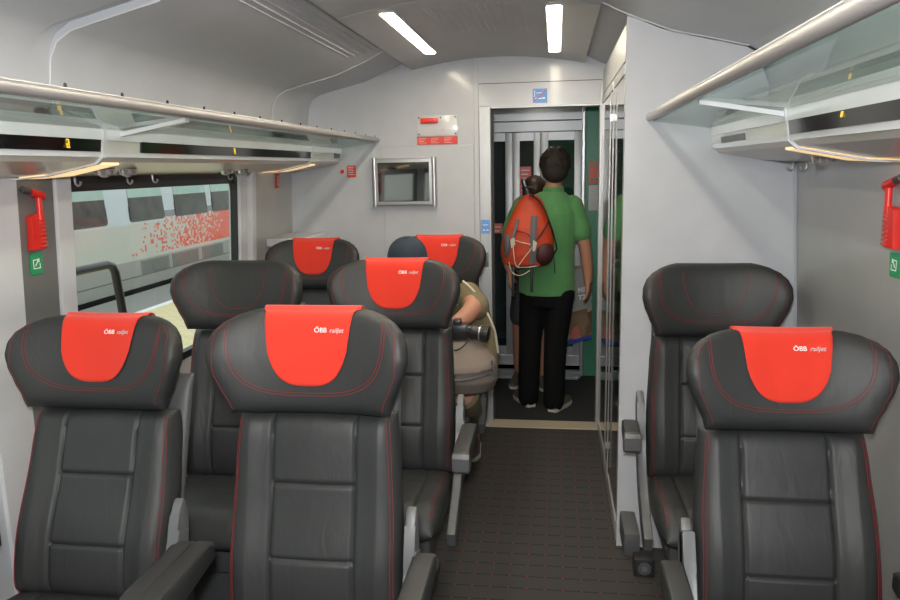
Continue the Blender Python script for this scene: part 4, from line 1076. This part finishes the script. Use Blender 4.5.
def tx_(z): return TX if z<.65 else TX-.03*(z-.65)/.55 if z<1.2 else TX-.03-.09*(z-1.2)/.8
def twin(y0,y1,m=WIN,nm='window',z0=.70,z1=1.72,d=.012):
    b=MB(); cy=(y0+y1)/2;cz=(z0+z1)/2
    b.prism([(tx_(cz+c)+d,cy+a,cz+c) for a,c in rrect(y1-y0,z1-z0,.08,5)],(-.03,0,0)); return b.build(nm,m,tr,smooth=False)
BLIND=mat('window_shade',(.30,.42,.40),.5)
FRW=mat('train_window_frame',(.03,.03,.03),.4)
def twinfull(y0,y1):
    f=twin(y0-.03,y1+.03,FRW,'window',.67,1.75,.008); 
    b=MB(); b.prism([(tx_(.71)+.014,y0,.71),(tx_(1.15)+.014,y0,1.15),(tx_(1.15),y0,1.15),(tx_(.71),y0,.71)],(0,y1-y0,0)); b.build('pane',WIN,f,smooth=False)
    b=MB(); b.prism([(tx_(1.15)+.014,y0,1.15),(tx_(1.71)+.014,y0,1.71),(tx_(1.71),y0,1.71),(tx_(1.15),y0,1.15)],(0,y1-y0,0)); b.build('shade',BLIND,f,smooth=False)
b=MB(); b.prism([(tx_(.70)+.004,14.9,.70),(tx_(1.75)+.004,14.9,1.75),(tx_(1.75)-.02,14.9,1.75),(tx_(.70)-.02,14.9,.70)],(0,30,0)); b.build('window_band',BAND,tr,smooth=False)
twinfull(11.2,12.83); twinfull(13.62,14.9); twinfull(15.4,16.9); twinfull(17.2,18.3); twinfull(18.8,20.3); twinfull(8.0,9.6); twinfull(5.6,7.2); twinfull(2.6,4.4); twinfull(.2,1.8); twinfull(-2.6,-.8); twinfull(-5.5,-3.8)
VENT=mat('train_vent',(.20,.20,.19),.6)
for y0,y1,m in((13.85,14.95,VENT),(15.1,16.3,VENT),(16.5,17.6,VENT),(18.2,20.0,VENT)):
    b=MB(); b.box((TX-.01,y0,-.40),(TX+.012,y1,-.12),.004); v_=b.build('vent_panel',m,tr,smooth=False)
    b=MB()
    for k in range(8): b.box((TX+.010,y0+.04,-.38+.032*k),(TX+.018,y1-.04,-.37+.032*k))
    b.build('louvre',SEAM,v_,smooth=False)
# platform
b=MB(); b.box((-7.0,-30,-.90),(XC-1.62,60,-.70)); struct('floor_platform',b,PAVE)
b=MB(); b.box((-8.15,-30,-.90),(-7.0,60,-.701)); struct('trim_23',b,mat('platform_edge',(.26,.25,.23),.85))
b=MB(); b.box((-7.04,-30,-.700),(-6.90,60,-.697)); struct('trim_24',b,WHT)
b=MB(); b.box((-80,-60,-1.4),(80,90,-1.3)); struct('floor_ground',b,mat('ballast',(.22,.20,.18),.95,bump=.6,bscale=8,var=.2))
# black tubular leaning rail on the platform
rb=empty('platform_rail',(-3.5,5.2,-.70),'black tubular rail on the platform outside the left window','railing')
b=MB()
P=[(-3.5,4.62,-.70)]+[(-3.5,4.62+.0*k,-.70+1.5*k/6) for k in range(1,7)]+[(-3.5,4.66,.875),(-3.5,4.75,.90),(-3.5,5.0,.905),(-3.5,5.35,.905),(-3.5,5.42,.885),(-3.5,5.455,.83),(-3.5,5.49,.6),(-3.5,5.56,0),(-3.5,5.62,-.70)]
b.tube(P,.034,12); b.build('rail_tube',BLKP,rb)
b=MB(); b.box((-3.6,4.55,-.70),(-3.4,4.70,-.685)); b.box((-3.6,5.55,-.70),(-3.4,5.70,-.685)); b.build('foot_plate',DARKG,rb)
# ------------------------------------------------------------------ light
w=bpy.data.worlds.new('world'); bpy.context.scene.world=w; w.use_nodes=True; n=w.node_tree
bgk=n.nodes['Background']; tc=n.nodes.new('ShaderNodeTexCoord'); sp=n.nodes.new('ShaderNodeSeparateXYZ'); n.links.new(tc.outputs['Generated'],sp.inputs[0])
rp=n.nodes.new('ShaderNodeValToRGB'); rp.color_ramp.elements[0].position=0; rp.color_ramp.elements[0].color=(.86,.85,.81,1); rp.color_ramp.elements[1].position=.6; rp.color_ramp.elements[1].color=(.80,.83,.88,1)
n.links.new(sp.outputs['Z'],rp.inputs['Fac']); n.links.new(rp.outputs['Color'],bgk.inputs['Color']); bgk.inputs['Strength'].default_value=2.0
def area(name,loc,rot,sx,sy,e,col):
    l=bpy.data.lights.new(name,'AREA'); l.shape='RECTANGLE'; l.size=sx; l.size_y=sy; l.energy=e; l.color=col
    o=bpy.data.objects.new(name,l); C.objects.link(o); o.location=loc; o.rotation_euler=rot; return o
# camera flash, beside the lens
fl=bpy.data.lights.new('camera_flash','SPOT'); fl.energy=160; fl.shadow_soft_size=.045; fl.spot_size=math.radians(110); fl.spot_blend=.6; fl.color=(.97,.98,1)
fo=bpy.data.objects.new('camera_flash',fl); C.objects.link(fo); fo.location=(-.02,-.02,1.74); fo.rotation_euler=(math.radians(88),0,math.radians(8))
# ------------------------------------------------------------------ camera
f=740.; vp=(556.,166.); roll=-.005
y=Vector((vp[0]-450,300-vp[1],-f)).normalized(); u=Vector((-roll,1,0)); z=(u-y*u.dot(y)).normalized(); x=y.cross(z)
M=Matrix((x,y,z))   # world <- camera
cam=bpy.data.cameras.new('camera'); cam.sensor_width=36; cam.lens=f*36/900; cam.clip_start=.02; cam.clip_end=300
co=bpy.data.objects.new('view_camera',cam); C.objects.link(co); co.matrix_world=Matrix.Translation((0,0,1.6))@M.to_4x4()
sc=bpy.context.scene; sc.camera=co
vs=sc.view_settings; vs.view_transform='Standard'; vs.look='None'; vs.gamma=1; vs.exposure=-.05; vs.use_curve_mapping=False
sc.cycles.max_bounces=10; sc.cycles.diffuse_bounces=5; sc.cycles.glossy_bounces=5; sc.cycles.transparent_max_bounces=24; sc.cycles.use_denoising=True
